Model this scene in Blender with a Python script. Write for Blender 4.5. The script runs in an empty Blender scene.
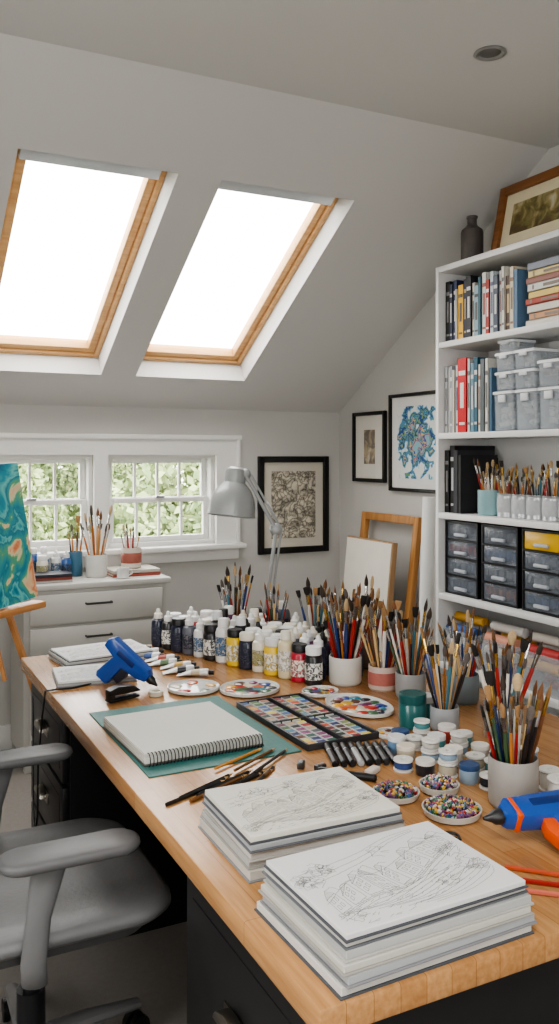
import bpy, bmesh, math, random, colorsys
from mathutils import Vector, Matrix, Euler, noise
R=random.Random(11)
COL=bpy.context.scene.collection
pi=math.pi
# ---------------------------------------------------------------- materials
def lin(c): return tuple((x/12.92 if x<=.04045 else ((x+.055)/1.055)**2.4) for x in c)
MC={}
def mat(col,rough=.5,metal=0.,var=.06,scale=14.,bump=0.,alpha=1.,coat=0.,name=None,bscale=None):
    key=(tuple(col),rough,metal,var,scale,bump,alpha,coat)
    if key in MC: return MC[key]
    m=bpy.data.materials.new(name or 'surface'); m.use_nodes=True
    n=m.node_tree.nodes; l=m.node_tree.links; p=n['Principled BSDF']
    c=lin(col)
    tc=n.new('ShaderNodeTexCoord'); no=n.new('ShaderNodeTexNoise'); no.inputs['Scale'].default_value=scale; no.inputs['Detail'].default_value=4
    l.new(tc.outputs['Object'],no.inputs['Vector'])
    mx=n.new('ShaderNodeMix'); mx.data_type='RGBA'
    mx.inputs[6].default_value=(*[max(0,x*(1-var)) for x in c],1); mx.inputs[7].default_value=(*[min(1,x*(1+var)) for x in c],1)
    l.new(no.outputs['Fac'],mx.inputs[0]); l.new(mx.outputs[2],p.inputs['Base Color'])
    p.inputs['Roughness'].default_value=rough; p.inputs['Metallic'].default_value=metal
    p.inputs['Coat Weight'].default_value=coat
    if alpha<1: p.inputs['Alpha'].default_value=alpha
    if bump:
        b=n.new('ShaderNodeBump'); b.inputs['Strength'].default_value=bump; b.inputs['Distance'].default_value=.004
        n2=n.new('ShaderNodeTexNoise'); n2.inputs['Scale'].default_value=bscale or scale*8; l.new(tc.outputs['Object'],n2.inputs['Vector'])
        l.new(n2.outputs['Fac'],b.inputs['Height']); l.new(b.outputs['Normal'],p.inputs['Normal'])
    MC[key]=m; return m
def ramp(n,stops,interp='LINEAR'):
    r=n.new('ShaderNodeValToRGB'); r.color_ramp.interpolation=interp
    e=r.color_ramp.elements
    while len(e)<len(stops): e.new(.5)
    for i,(p,c) in enumerate(stops): e[i].position=p; e[i].color=(*lin(c),1)
    return r
def wood(c1,c2,axis=0,scale=3.,stretch=14.,rough=.45):
    m=bpy.data.materials.new('wood'); m.use_nodes=True; n=m.node_tree.nodes; l=m.node_tree.links; p=n['Principled BSDF']
    tc=n.new('ShaderNodeTexCoord'); mp=n.new('ShaderNodeMapping'); s=[stretch]*3; s[axis]=1.; mp.inputs['Scale'].default_value=s
    no=n.new('ShaderNodeTexNoise'); no.inputs['Scale'].default_value=scale; no.inputs['Detail'].default_value=6; no.inputs['Distortion'].default_value=.6
    r=ramp(n,[(.3,c1),(.7,c2)])
    l.new(tc.outputs['Object'],mp.inputs[0]); l.new(mp.outputs[0],no.inputs['Vector']); l.new(no.outputs['Fac'],r.inputs[0]); l.new(r.outputs[0],p.inputs['Base Color'])
    p.inputs['Roughness'].default_value=rough
    return m
def butcher():
    m=bpy.data.materials.new('butcher_block'); m.use_nodes=True; n=m.node_tree.nodes; l=m.node_tree.links; p=n['Principled BSDF']
    tc=n.new('ShaderNodeTexCoord'); mp=n.new('ShaderNodeMapping'); mp.inputs['Rotation'].default_value=(0,0,pi/2)
    br=n.new('ShaderNodeTexBrick'); br.inputs['Scale'].default_value=1.; br.inputs['Brick Width'].default_value=.55; br.inputs['Row Height'].default_value=.042
    br.inputs['Mortar Size'].default_value=.0005; br.inputs['Mortar Smooth'].default_value=.3
    br.inputs['Color1'].default_value=(*lin((.75,.57,.38)),1); br.inputs['Color2'].default_value=(*lin((.70,.51,.325)),1); br.inputs['Mortar'].default_value=(*lin((.55,.39,.24)),1)
    l.new(tc.outputs['Object'],mp.inputs[0]); l.new(mp.outputs[0],br.inputs['Vector'])
    m2=n.new('ShaderNodeMapping'); m2.inputs['Scale'].default_value=(40,3,40); no=n.new('ShaderNodeTexNoise'); no.inputs['Scale'].default_value=2.5; no.inputs['Detail'].default_value=6
    l.new(tc.outputs['Object'],m2.inputs[0]); l.new(m2.outputs[0],no.inputs['Vector'])
    r=ramp(n,[(.3,(.84,.80,.76)),(.7,(1,1,1))]); l.new(no.outputs['Fac'],r.inputs[0])
    mx=n.new('ShaderNodeMix'); mx.data_type='RGBA'; mx.blend_type='MULTIPLY'; mx.inputs[0].default_value=.8
    l.new(br.outputs['Color'],mx.inputs[6]); l.new(r.outputs[0],mx.inputs[7]); l.new(mx.outputs[2],p.inputs['Base Color'])
    p.inputs['Roughness'].default_value=.24; return m
def artmat(stops,scale=5.,dist=2.,detail=3.,interp='CONSTANT',grad=None,kind='noise',rough=.6,rad=(-1.6,.22)):
    m=bpy.data.materials.new('artwork'); m.use_nodes=True; n=m.node_tree.nodes; l=m.node_tree.links; p=n['Principled BSDF']
    tc=n.new('ShaderNodeTexCoord'); p.inputs['Roughness'].default_value=rough
    no=n.new('ShaderNodeTexNoise'); no.inputs['Scale'].default_value=scale; no.inputs['Distortion'].default_value=dist; no.inputs['Detail'].default_value=detail
    l.new(tc.outputs['Object'],no.inputs['Vector']); fac=no.outputs['Fac']
    if grad:
        sp=n.new('ShaderNodeSeparateXYZ'); l.new(tc.outputs['Object'],sp.inputs[0])
        a=n.new('ShaderNodeMath'); a.operation='MULTIPLY_ADD'; a.inputs[1].default_value=grad[0]; a.inputs[2].default_value=grad[1]; l.new(sp.outputs[grad[2] if len(grad)>2 else 2],a.inputs[0])
        b=n.new('ShaderNodeMath'); b.operation='ADD'; l.new(a.outputs[0],b.inputs[0]); l.new(fac,b.inputs[1]); fac=b.outputs[0]
    if kind=='radial':
        ln=n.new('ShaderNodeVectorMath'); ln.operation='LENGTH'; l.new(tc.outputs['Object'],ln.inputs[0])
        a=n.new('ShaderNodeMath'); a.operation='MULTIPLY_ADD'; a.inputs[1].default_value=rad[0]; a.inputs[2].default_value=rad[1]; l.new(ln.outputs['Value'],a.inputs[0])
        b=n.new('ShaderNodeMath'); b.operation='ADD'; l.new(a.outputs[0],b.inputs[0]); l.new(fac,b.inputs[1]); fac=b.outputs[0]
    r=ramp(n,stops,interp); l.new(fac,r.inputs[0]); l.new(r.outputs[0],p.inputs['Base Color']); return m
def engraving(scale=34.):
    m=bpy.data.materials.new('engraving'); m.use_nodes=True; n=m.node_tree.nodes; l=m.node_tree.links; p=n['Principled BSDF']
    tc=n.new('ShaderNodeTexCoord'); no=n.new('ShaderNodeTexNoise'); no.inputs['Scale'].default_value=9; no.inputs['Detail'].default_value=6
    mxv=n.new('ShaderNodeMix'); mxv.data_type='RGBA'; mxv.inputs[0].default_value=.2
    l.new(tc.outputs['Object'],no.inputs['Vector']); l.new(tc.outputs['Object'],mxv.inputs[6]); l.new(no.outputs['Color'],mxv.inputs[7])
    vo=n.new('ShaderNodeTexVoronoi'); vo.feature='DISTANCE_TO_EDGE'; vo.inputs['Scale'].default_value=scale; l.new(mxv.outputs[2],vo.inputs['Vector'])
    r=ramp(n,[(0,(.36,.35,.33)),(.10,(.70,.67,.61)),(.3,(.84,.81,.74))]); l.new(vo.outputs['Distance'],r.inputs[0])
    mx=n.new('ShaderNodeMix'); mx.data_type='RGBA'; mx.blend_type='MULTIPLY'; mx.inputs[0].default_value=.6
    r2=ramp(n,[(.38,(.45,.44,.42)),(.55,(1,1,1))]); n3=n.new('ShaderNodeTexNoise'); n3.inputs['Scale'].default_value=20; n3.inputs['Detail'].default_value=5; l.new(tc.outputs['Object'],n3.inputs['Vector']); l.new(n3.outputs['Fac'],r2.inputs[0])
    l.new(r.outputs[0],mx.inputs[6]); l.new(r2.outputs[0],mx.inputs[7]); l.new(mx.outputs[2],p.inputs['Base Color']); p.inputs['Roughness'].default_value=.6
    return m
def glass(tint=(1,1,1),gl=.05):
    m=bpy.data.materials.new('window_glass'); m.use_nodes=True; n=m.node_tree.nodes; l=m.node_tree.links; n.clear()
    o=n.new('ShaderNodeOutputMaterial'); t=n.new('ShaderNodeBsdfTransparent'); g=n.new('ShaderNodeBsdfGlossy'); g.inputs['Roughness'].default_value=.03
    t.inputs[0].default_value=(*tint,1); mx=n.new('ShaderNodeMixShader'); mx.inputs[0].default_value=gl
    l.new(t.outputs[0],mx.inputs[1]); l.new(g.outputs[0],mx.inputs[2]); l.new(mx.outputs[0],o.inputs[0]); return m
def matgrid():
    m=bpy.data.materials.new('cutting_mat'); m.use_nodes=True; n=m.node_tree.nodes; l=m.node_tree.links; p=n['Principled BSDF']
    tc=n.new('ShaderNodeTexCoord'); br=n.new('ShaderNodeTexBrick'); br.offset=0; br.inputs['Scale'].default_value=1; br.inputs['Brick Width'].default_value=.025; br.inputs['Row Height'].default_value=.025
    br.inputs['Mortar Size'].default_value=.0005; c=lin((.17,.42,.40)); br.inputs['Color1'].default_value=(*c,1); br.inputs['Color2'].default_value=(*c,1); br.inputs['Mortar'].default_value=(*lin((.24,.49,.47)),1)
    l.new(tc.outputs['Object'],br.inputs['Vector']); l.new(br.outputs['Color'],p.inputs['Base Color']); p.inputs['Roughness'].default_value=.5; return m

WHITE=mat((.88,.88,.87),.45,var=.02); PAPER=mat((.88,.88,.87),.8,var=.02); CREAM=mat((.88,.86,.80),.8,var=.03)
BLACK=mat((.07,.07,.075),.4); SILVER=mat((.72,.72,.73),.3,1.,var=.04); CHROME=mat((.8,.8,.8),.15,1.,var=.02)
DARKDESK=mat((.12,.12,.125),.4,var=.1); GRAYPL=mat((.43,.43,.435),.42,var=.05); GRAYFAB=mat((.43,.43,.435),.45,var=.14,bump=.2,scale=12)
GRAPH=mat((.44,.44,.45),.8)
WALL=mat((.755,.75,.735),.85,var=.012,scale=2.,bump=.05,bscale=300); CEIL=mat((.80,.795,.785),.9,var=.012,scale=2.,bump=.05,bscale=300)
PINE=wood((.80,.58,.36),(.70,.47,.27),0); OAKZ=wood((.80,.58,.36),(.68,.46,.27),2)
CLEAR=mat((.86,.88,.90),.2,alpha=.32,var=.02)
# ---------------------------------------------------------------- geometry
class G:
    def __init__(s): s.bm=bmesh.new(); s.mi=0
    def _n(s):
        for f in s.bm.faces:
            if not f.tag: f.material_index=s.mi; f.tag=True
    def box(s,c,sz,rot=None,bev=0,seg=2):
        M=Matrix.Translation(c)
        if rot is not None: M=M@Euler(rot).to_matrix().to_4x4()
        M=M@Matrix.Diagonal((*sz,1))
        r=bmesh.ops.create_cube(s.bm,size=1,matrix=M)
        if bev:
            ed={e for v in r['verts'] for e in v.link_edges}
            bmesh.ops.bevel(s.bm,geom=list(ed),offset=bev,segments=seg,affect='EDGES',profile=.5)
        s._n(); return s
    def loft(s,rings,cap0=True,cap1=True,closed=False):
        vs=[[s.bm.verts.new(p) for p in r] for r in rings]; n=len(rings[0])
        k=len(vs)
        for a in range(k if closed else k-1):
            A=vs[a];B=vs[(a+1)%k]
            for i in range(n):
                j=(i+1)%n
                try: s.bm.faces.new((A[i],A[j],B[j],B[i]))
                except ValueError: pass
        if cap0 and not closed: s.bm.faces.new(list(reversed(vs[0])))
        if cap1 and not closed: s.bm.faces.new(vs[-1])
        s._n(); return s
    def lathe(s,prof,seg=20,M=None,cap=True):
        M=M or Matrix()
        rings=[[M@Vector((max(r,.00001)*math.cos(2*pi*i/seg),max(r,.00001)*math.sin(2*pi*i/seg),z)) for i in range(seg)] for r,z in prof]
        return s.loft(rings,cap,cap)
    def ell(s,layers,seg=16,M=None):
        M=M or Matrix()
        return s.loft([[M@Vector((cx+rx*math.cos(2*pi*i/seg),cy+ry*math.sin(2*pi*i/seg),z)) for i in range(seg)] for z,rx,ry,cx,cy in layers])
    def rr(s,layers,seg=4,M=None,cap0=True,cap1=True):
        M=M or Matrix(); rings=[]
        for L in layers:
            z,hx,hy,r=L[:4]; cx,cy=(L[4],L[5]) if len(L)>5 else (0,0); r=min(r,hx*.999,hy*.999); ring=[]
            for q,(sx,sy) in enumerate(((1,1),(-1,1),(-1,-1),(1,-1))):
                for i in range(seg+1):
                    a=q*pi/2+i*pi/2/seg
                    ring.append(M@Vector((cx+sx*(hx-r)+r*math.cos(a),cy+sy*(hy-r)+r*math.sin(a),z)))
            rings.append(ring)
        return s.loft(rings,cap0,cap1)
    def tube(s,pts,r,seg=8,ry=None,closed=False):
        pts=[Vector(p) for p in pts]; rings=[]; n=len(pts); up=None
        for i,p in enumerate(pts):
            t=(pts[(i+1)%n]-pts[i-1]) if closed else (pts[min(i+1,n-1)]-pts[max(i-1,0)])
            t.normalize()
            if up is None:
                up=Vector((0,0,1)) if abs(t.z)<.9 else Vector((1,0,0))
            a=t.cross(up).normalized(); b=a.cross(t).normalized(); up=b
            rad=r[i] if isinstance(r,(list,tuple)) else r; rb=rad if ry is None else (ry[i] if isinstance(ry,(list,tuple)) else ry)
            rings.append([p+a*rad*math.cos(2*pi*k/seg)+b*rb*math.sin(2*pi*k/seg) for k in range(seg)])
        return s.loft(rings,closed=closed)
    def prism(s,poly,a,b,M=None,bev=0):
        M=M or Matrix()
        v0=[s.bm.verts.new(M@Vector((x,a,z))) for x,z in poly]; v1=[s.bm.verts.new(M@Vector((x,b,z))) for x,z in poly]
        n=len(poly); fs=[s.bm.faces.new(v0),s.bm.faces.new(list(reversed(v1)))]
        for i in range(n):
            j=(i+1)%n; fs.append(s.bm.faces.new((v0[j],v0[i],v1[i],v1[j])))
        bmesh.ops.recalc_face_normals(s.bm,faces=fs)
        if bev:
            ed=list(set(fs[0].edges)|set(fs[1].edges)); bmesh.ops.bevel(s.bm,geom=ed,offset=bev,segments=2,affect='EDGES',profile=.5)
        s._n(); return s
    def sphere(s,c,r,sub=2,sc=(1,1,1)):
        bmesh.ops.create_icosphere(s.bm,subdivisions=sub,radius=r,matrix=Matrix.Translation(c)@Matrix.Diagonal((*sc,1))); s._n(); return s
    def mesh(s,name,mats,ang=.6):
        bm=s.bm
        bmesh.ops.recalc_face_normals(bm,faces=bm.faces[:])
        for f in bm.faces: f.smooth=True
        for e in bm.edges:
            if len(e.link_faces)==2 and e.calc_face_angle(0)>ang: e.smooth=False
        me=bpy.data.meshes.new(name); bm.to_mesh(me); bm.free()
        for m in (mats if isinstance(mats,(list,tuple)) else [mats]): me.materials.append(m)
        return me
    def obj(s,name,mats,parent=None,loc=(0,0,0),rot=(0,0,0),ang=.6):
        return ob(name,s.mesh(name,mats,ang),parent,loc,rot)
def ob(name,me,parent=None,loc=(0,0,0),rot=(0,0,0),scale=None):
    o=bpy.data.objects.new(name,me); COL.objects.link(o); o.location=loc; o.rotation_euler=rot
    if scale: o.scale=scale
    if parent: o.parent=parent
    return o
def tag(o,label,cat,group=None,kind=None):
    o['label']=label; o['category']=cat
    if group: o['group']=group
    if kind: o['kind']=kind
    return o
def emp(name,loc=(0,0,0),rot=(0,0,0),label=None,cat=None,group=None,kind=None):
    o=bpy.data.objects.new(name,None); COL.objects.link(o); o.location=loc; o.rotation_euler=rot; o.empty_display_size=.02
    if label: tag(o,label,cat,group,kind)
    elif kind: o['kind']=kind
    return o
def struct(o): o['kind']='structure'; return o
# ---------------------------------------------------------------- room
XL,XR,YF,YB,ZC=-1.6,2.6,-1.6,4.4,2.72
ZK=1.70; YK=2.69; SL=(ZC-ZK)/(YB-YK); TH=math.atan(SL); cT,sT=math.cos(TH),math.sin(TH)
FLOOR=mat((.56,.54,.52),.95,var=.12,scale=60,bump=.8,bscale=500)
g=G(); g.box(((XL+XR)/2,(YF+YB)/2,-.05),(XR-XL+.3,YB-YF+.3,.1)); struct(g.obj('floor',FLOOR))
W=[(.52,1.128),(1.2,1.807)]; WZ=(.964,1.45); T=.16
g=G()
def bx(g,x0,x1,y0,y1,z0,z1,bev=0): g.box(((x0+x1)/2,(y0+y1)/2,(z0+z1)/2),(x1-x0,y1-y0,z1-z0),bev=bev); return g
bx(g,XL,XR,YB,YB+T,0,WZ[0]); bx(g,XL,XR,YB,YB+T,WZ[1],ZK)
for a,b in ((XL,W[0][0]),(W[0][1],W[1][0]),(W[1][1],XR)): bx(g,a,b,YB,YB+T,WZ[0],WZ[1])
struct(g.obj('wall_back',WALL))
gab=[(YF,0),(YB,0),(YB,ZK),(YK,ZC),(YF,ZC)]
MR=Matrix.Rotation(pi/2,4,'Z')
g=G(); g.prism(gab,-(XR+.15),-XR,MR); struct(g.obj('wall_right',WALL))
g=G()
LWY=(.6,1.6); LWZ=(1.0,2.1)  # unseen opening, added to bring in fill daylight from the left
g.prism([(2.0,0),(YB,0),(YB,ZK),(YK,ZC),(2.0,ZC)],-XL,-XL+.15,MR)
bx(g,XL-.15,XL,YF,2.0,0,LWZ[0]); bx(g,XL-.15,XL,YF,2.0,LWZ[1],ZC); bx(g,XL-.15,XL,YF,LWY[0],*LWZ); bx(g,XL-.15,XL,LWY[1],2.0,*LWZ)
struct(g.obj('wall_left',WALL))
FX=(-.3,.7); FZ=(1.0,2.05)  # unseen opening behind the camera, added to light the sloped ceiling
g=G(); bx(g,XL,XR,YF-.15,YF,0,FZ[0]); bx(g,XL,XR,YF-.15,YF,FZ[1],ZC); bx(g,XL,FX[0],YF-.15,YF,*FZ); bx(g,FX[1],XR,YF-.15,YF,*FZ); struct(g.obj('wall_front',WALL))
g=G()
HX=(-.9,.4); HY=(-1.1,.4)  # unseen roof opening, added for soft top light over the foreground
bx(g,XL,XR,HY[1],YK,ZC,ZC+.16); bx(g,XL,XR,YF,HY[0],ZC,ZC+.16); bx(g,XL,HX[0],HY[0],HY[1],ZC,ZC+.16); bx(g,HX[1],XR,HY[0],HY[1],ZC,ZC+.16)
struct(g.obj('ceiling',CEIL))
MS=Matrix(((1,0,0,0),(0,-cT,-sT,YB),(0,sT,-cT,ZK),(0,0,0,1)))
TS=.17; SY=((YB-4.16)/cT,(YB-3.05)/cT); LS=(YB-YK)/cT; SX=[(.52,1.105),(1.28,1.875)]
g=G()
def sb(x0,x1,y0,y1,z0=-TS,z1=0): 
    return bx(g,x0,x1,y0,y1,z0,z1)
sb(XL,XR,-.1,SY[0]); sb(XL,XR,SY[1],LS)
for a,b in ((XL,SX[0][0]),(SX[0][1],SX[1][0]),(SX[1][1],XR)): sb(a,b,SY[0],SY[1])
o=g.obj('ceiling_slope',CEIL); o.matrix_world=MS; struct(o)
GL=glass()
WOODSK=wood((.84,.68,.48),(.76,.58,.38),0); WOODSKY=wood((.84,.68,.48),(.76,.58,.38),1)
for i,(a,b) in enumerate(SX):
    e=emp('window_%d'%(i+3),kind='structure'); e.matrix_world=MS@Matrix.Translation(((a+b)/2,(SY[0]+SY[1])/2,-.10))
    hw=(b-a)/2; hh=(SY[1]-SY[0])/2
    for nm,w0,zz0,zz1 in (('outer_frame',0.0,-.05,.0),('sash',.026,-.065,-.012)):
        wd=.024 if nm=='outer_frame' else .034
        g=G(); x=hw-w0-.001; y=hh-w0-.001
        bx(g,-x,-x+wd,-y,y,zz0,zz1,.003); bx(g,x-wd,x,-y,y,zz0,zz1,.003); g.mi=1
        bx(g,-x+wd,x-wd,-y,-y+wd,zz0,zz1,.003); bx(g,-x+wd,x-wd,y-wd,y,zz0,zz1,.003)
        g.obj(nm,[WOODSKY,WOODSK],e)
    g=G(); bx(g,-hw+.05,hw-.05,-hh+.05,hh-.05,-.045,-.04); g.obj('glass_pane',GL,e)
    g=G(); bx(g,-hw+.028,hw-.028,hh-.122,hh-.03,-.010,.014,.005); g.obj('blind_cassette',mat((.80,.82,.84),.4),e)
for i,(a,b) in enumerate(W):
    e=emp('window_%d'%(i+1),(a,YB,WZ[0]),kind='structure'); w=b-a; h=WZ[1]-WZ[0]
    g=G()
    bx(g,0,.02,.02,.12,0,h); bx(g,w-.02,w,.02,.12,0,h); bx(g,.02,w-.02,.02,.12,h-.02,h); bx(g,.02,w-.02,.02,.12,0,.02); g.obj('jamb',WHITE,e)
    for nm,z0,z1,y in (('lower_sash',.02,h/2+.012,.05),('upper_sash',h/2-.012,h-.02,.082)):
        g=G(); bx(g,.02,.05,y,y+.028,z0,z1,.002); bx(g,w-.05,w-.02,y,y+.028,z0,z1,.002); bx(g,.05,w-.05,y,y+.028,z0,z0+.028,.002); bx(g,.05,w-.05,y,y+.028,z1-.024,z1,.002)
        for k in range(1,4):
            x=.05+(w-.1)*k/4; bx(g,x-.0065,x+.0065,y+.006,y+.022,z0+.02,z1-.02)
        g.obj(nm,WHITE,e)
        g=G(); bx(g,.045,w-.045,y+.012,y+.015,z0+.02,z1-.02); g.obj('glass_pane',GL,e)
    g=G(); g.box((w/2,.045,h/2+.018),(.05,.02,.012),bev=.004); g.obj('sash_lock',SILVER,e)
g=G(); z0,z1=.935,1.545
bx(g,.36,W[0][0],YB-.022,YB,z0,z1); bx(g,W[0][1],W[1][0],YB-.022,YB,z0,z1); bx(g,W[1][1],1.94,YB-.022,YB,z0,z1)
for a,b in W: bx(g,a,b,YB-.022,YB,WZ[1],z1)
bx(g,.345,1.955,YB-.035,YB,z1-.012,z1+.014,.004); bx(g,1.925,1.945,YB-.034,YB,z0,z1,.004)
struct(g.obj('trim_1',WHITE))
g=G(); bx(g,.33,1.97,YB-.065,YB+.05,.935,.962,.006); bx(g,.36,1.94,YB-.02,YB,.875,.935); struct(g.obj('trim_2',WHITE))
g=G(); bx(g,XL,XR,YB-.016,YB,0,.12,.004); struct(g.obj('baseboard_back',WHITE))
g=G(); bx(g,XR-.016,XR,YF,YB-.016,0,.12,.004); struct(g.obj('baseboard_right',WHITE))
e=emp('recessed_downlight',(1.81,2.13,ZC),label='round recessed ceiling downlight with metal rim',cat='ceiling light')
g=G(); g.lathe([(.05,0),(.052,-.004),(.044,-.007),(.036,-.003),(.034,0)],32); g.obj('trim_ring',mat((.62,.62,.61),.35,.5),e)
g=G(); g.lathe([(.034,-.001),(.020,-.0045),(0,-.006)],24); g.obj('lamp_face',mat((.45,.45,.44),.3,.4),e)

# ---------------------------------------------------------------- outside
LAWN=mat((.42,.47,.33),.95,var=.3,scale=.8)
g=G(); bx(g,-40,50,5.5,90,-3.1,-3.0); tag(g.obj('lawn',LAWN),'sunlit green lawn beyond the window','lawn',kind='stuff')
def foliage(seed,r):
    rr=random.Random(seed); vs=[];fs=[];cl=[]
    for k in range(30):
        v=Vector((rr.gauss(0,1),rr.gauss(0,1),rr.gauss(0,1))).normalized()*r*rr.uniform(.2,.72); v.z*=.8; cl.append((v,r*rr.uniform(.18,.34)))
    for k in range(11000):
        c,q=cl[rr.randrange(30)]
        d=Vector((rr.gauss(0,1),rr.gauss(0,1),rr.gauss(0,1))).normalized()*q*rr.uniform(.6,1.05); p=c+d
        a=Vector((rr.gauss(0,1),rr.gauss(0,1),rr.gauss(0,1))).normalized(); b=a.cross(Vector((rr.gauss(0,1),rr.gauss(0,1),rr.gauss(0,1)))).normalized()
        s=rr.uniform(.07,.14); n0=len(vs); vs+=[p-a*s,p-b*s*.55,p+a*s,p+b*s*.55]; fs.append((n0,n0+1,n0+2,n0+3))
    me=bpy.data.meshes.new('foliage'); me.from_pydata(vs,[],fs)
    for j in range(3): me.materials.append(mat([(.56,.62,.44),(.62,.67,.48),(.48,.55,.38)][(seed+j)%3],.9,var=.3,scale=2.))
    for i,pl in enumerate(me.polygons): pl.material_index=(i*7)%3
    return me
FM=[foliage(i,2.6) for i in range(3)]
g=G(); g.tube([(0,0,-1),(0.05,0,-.5),(0,0,0)],[.2,.15,.12]); 
g.tube([(0,0,-.4),(.5,.2,.3)],[.09,.04]); g.tube([(0,0,-.3),(-.5,-.2,.35)],[.09,.04]); TM=g.mesh('trunk',mat((.42,.37,.32),.9))
k=0
for y,xs,zz in ((14.5,(0.,5.8),-.25),(20.5,(2.9,9.2),.1),(26.5,(.2,6.4,12.6),.4),(33,(3.4,9.8,16.4),.9)):
    for x in xs:
        zq=zz+R.uniform(-.1,.15)
        e=emp('tree',(x,y,zq),(0,0,R.uniform(0,6)),'leafy green tree growing outside the window','tree','garden trees')
        ob('foliage',FM[k%3],e); ob('trunk',TM,e,scale=(1,1,zq+2.95)); k+=1

# ---------------------------------------------------------------- desk
DX0,DX1,DY0,DY1,DZ=.53,1.70,.945,3.06,.75
g=G(); g.box((0,0,0),(DX1-DX0,DY1-DY0,.04),bev=.004); tag(g.obj('desk_worktop',butcher(),loc=((DX0+DX1)/2,(DY0+DY1)/2,DZ-.02)),'long honey-coloured butcher block wooden worktop','desk')
def pedestal(y0,y1,nd,label):
    x0,x1=DX0+.045,DX1-.04
    e=emp('desk_cabinet',((x0+x1)/2,(y0+y1)/2,0),label=label,cat='cabinet',group='desk pedestals')
    w=x1-x0; d=y1-y0
    g=G(); g.box((0,0,.375),(w,d,.65)); g.box((0.02,0,.025),(w-.06,d-.04,.05)); g.box((0,0,.705),(w+.01,d+.01,.01)); g.obj('body',DARKDESK,e)
    hs=.62/nd
    for k in range(nd):
        z=.07+hs*(k+.5)
        g=G(); g.box((0,0,0),(.018,d-.05,hs-.014),bev=.003); g.box((-.008,0,0),(.006,d-.12,hs-.08),bev=.002)
        dr=g.obj('drawer',DARKDESK,e,(-w/2-.0095,0,z))
        g=G()
        g.prism([(math.cos(pi*i/10)*.048,math.sin(pi*i/10)*.026) for i in range(11)],-.026,-.002,None,bev=.004)
        g.box((0,0,.0),(.11,.004,.034),bev=.001)
        g.obj('handle',mat((.60,.58,.55),.3,1.),dr,(-.012,0,.0),(0,0,-pi/2))
pedestal(.985,1.52,2,'black painted desk cabinet with cup pulls under worktop')
pedestal(2.5,3.03,3,'black painted drawer cabinet under far end of worktop')

# ---------------------------------------------------------------- brushes
HC=[(.74,.55,.34),(.12,.11,.11),(.60,.15,.13),(.82,.70,.50),(.13,.22,.44),(.42,.26,.15),(.86,.84,.80),(.22,.32,.22),(.70,.44,.20),(.26,.46,.52)]
HN=['tan','black','red','pale wood','dark blue','brown','white','olive','orange','teal']
BN=['brown','black','cream','russet','dark','tan','grey','ochre']
BCc=[(.42,.28,.17),(.12,.10,.09),(.70,.60,.46),(.48,.31,.19),(.22,.18,.15),(.60,.46,.31),(.36,.33,.31),(.54,.40,.25)]
BH=[];BF=[];BB=[]
for c in HC:
    g=G(); g.lathe([(.0010,0),(.0018,.01),(.0022,.06),(.0036,.13),(.0030,.16),(.0026,.175)],8); BH.append(g.mesh('handle',mat(c,.3,coat=.4)))
for c in [(.80,.80,.80),(.80,.66,.38),(.60,.60,.60)]:
    g=G(); g.lathe([(.0027,.17),(.0030,.172),(.0030,.186),(.0032,.2),(.0033,.207)],10); BF.append(g.mesh('ferrule',mat(c,.25,1.)))
for i,c in enumerate(BCc):
    g=G()
    if i%4==0: g.lathe([(.0032,.206),(.0042,.214),(.0036,.224),(.0016,.234),(.0003,.24)],10)
    elif i%4==1: g.ell([(.206,.0033,.0033,0,0),(.214,.0062,.0032,0,0),(.232,.0075,.0025,0,0),(.235,.0068,.0012,0,0)],12)
    elif i%4==2: g.ell([(.206,.0033,.0033,0,0),(.214,.0052,.0036,0,0),(.226,.0058,.0032,0,0),(.236,.0036,.002,0,0),(.239,.001,.0008,0,0)],12)
    else: g.lathe([(.0030,.206),(.0032,.212),(.0022,.222),(.0008,.230),(.0002,.234)],10)
    BB.append(g.mesh('bristles',mat(c,.85,var=.2,scale=200)))
SB=[]
for k in range(8):
    me=bpy.data.meshes.new('paint_brush'); bm=bmesh.new()
    for mi,src in enumerate((BH[(k*3)%10],BF[k%2],BB[k])):
        n0=len(bm.faces); bm.from_mesh(src); bm.faces.ensure_lookup_table()
        for f in bm.faces[n0:]: f.material_index=mi
    bm.to_mesh(me); bm.free(); [me.materials.append(m) for m in (BH[(k*3)%10].materials[0],BF[k%2].materials[0],BB[k].materials[0])]; SB.append(me)
def brush_at(p0,dirv,L,group,simple=False,where='standing in a pot',fat=1.):
    d=Vector(dirv).normalized(); q=d.to_track_quat('Z','Y')@Euler((0,0,R.uniform(0,6.28))).to_quaternion()
    s=L/.24
    if simple:
        k=R.randrange(8); o=ob('paint_brush',SB[k],None,p0,(0,0,0),(s*1.35,s*1.35,s)); tag(o,'slim artist brush with %s bristles %s'%(BN[k],where),'paintbrush',group)
    else:
        hi=R.choice([0,1,1,1,2,3,4,4,5,6,7,8,9,2,3,6]);bi=R.randrange(8)
        o=emp('paint_brush',p0,label='%s-handled artist brush with %s bristles %s'%(HN[hi],BN[bi],where),cat='paintbrush',group=group)
        f=s*fat*R.choice([.95,1.15,1.4,1.75]); o.scale=(f,f,s)
        ob('handle',BH[hi],o); ob('ferrule',BF[R.randrange(3)],o); ob('bristles',BB[bi],o)
    o.rotation_mode='QUATERNION'; o.rotation_quaternion=q
    return o
OCC=[]
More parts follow.
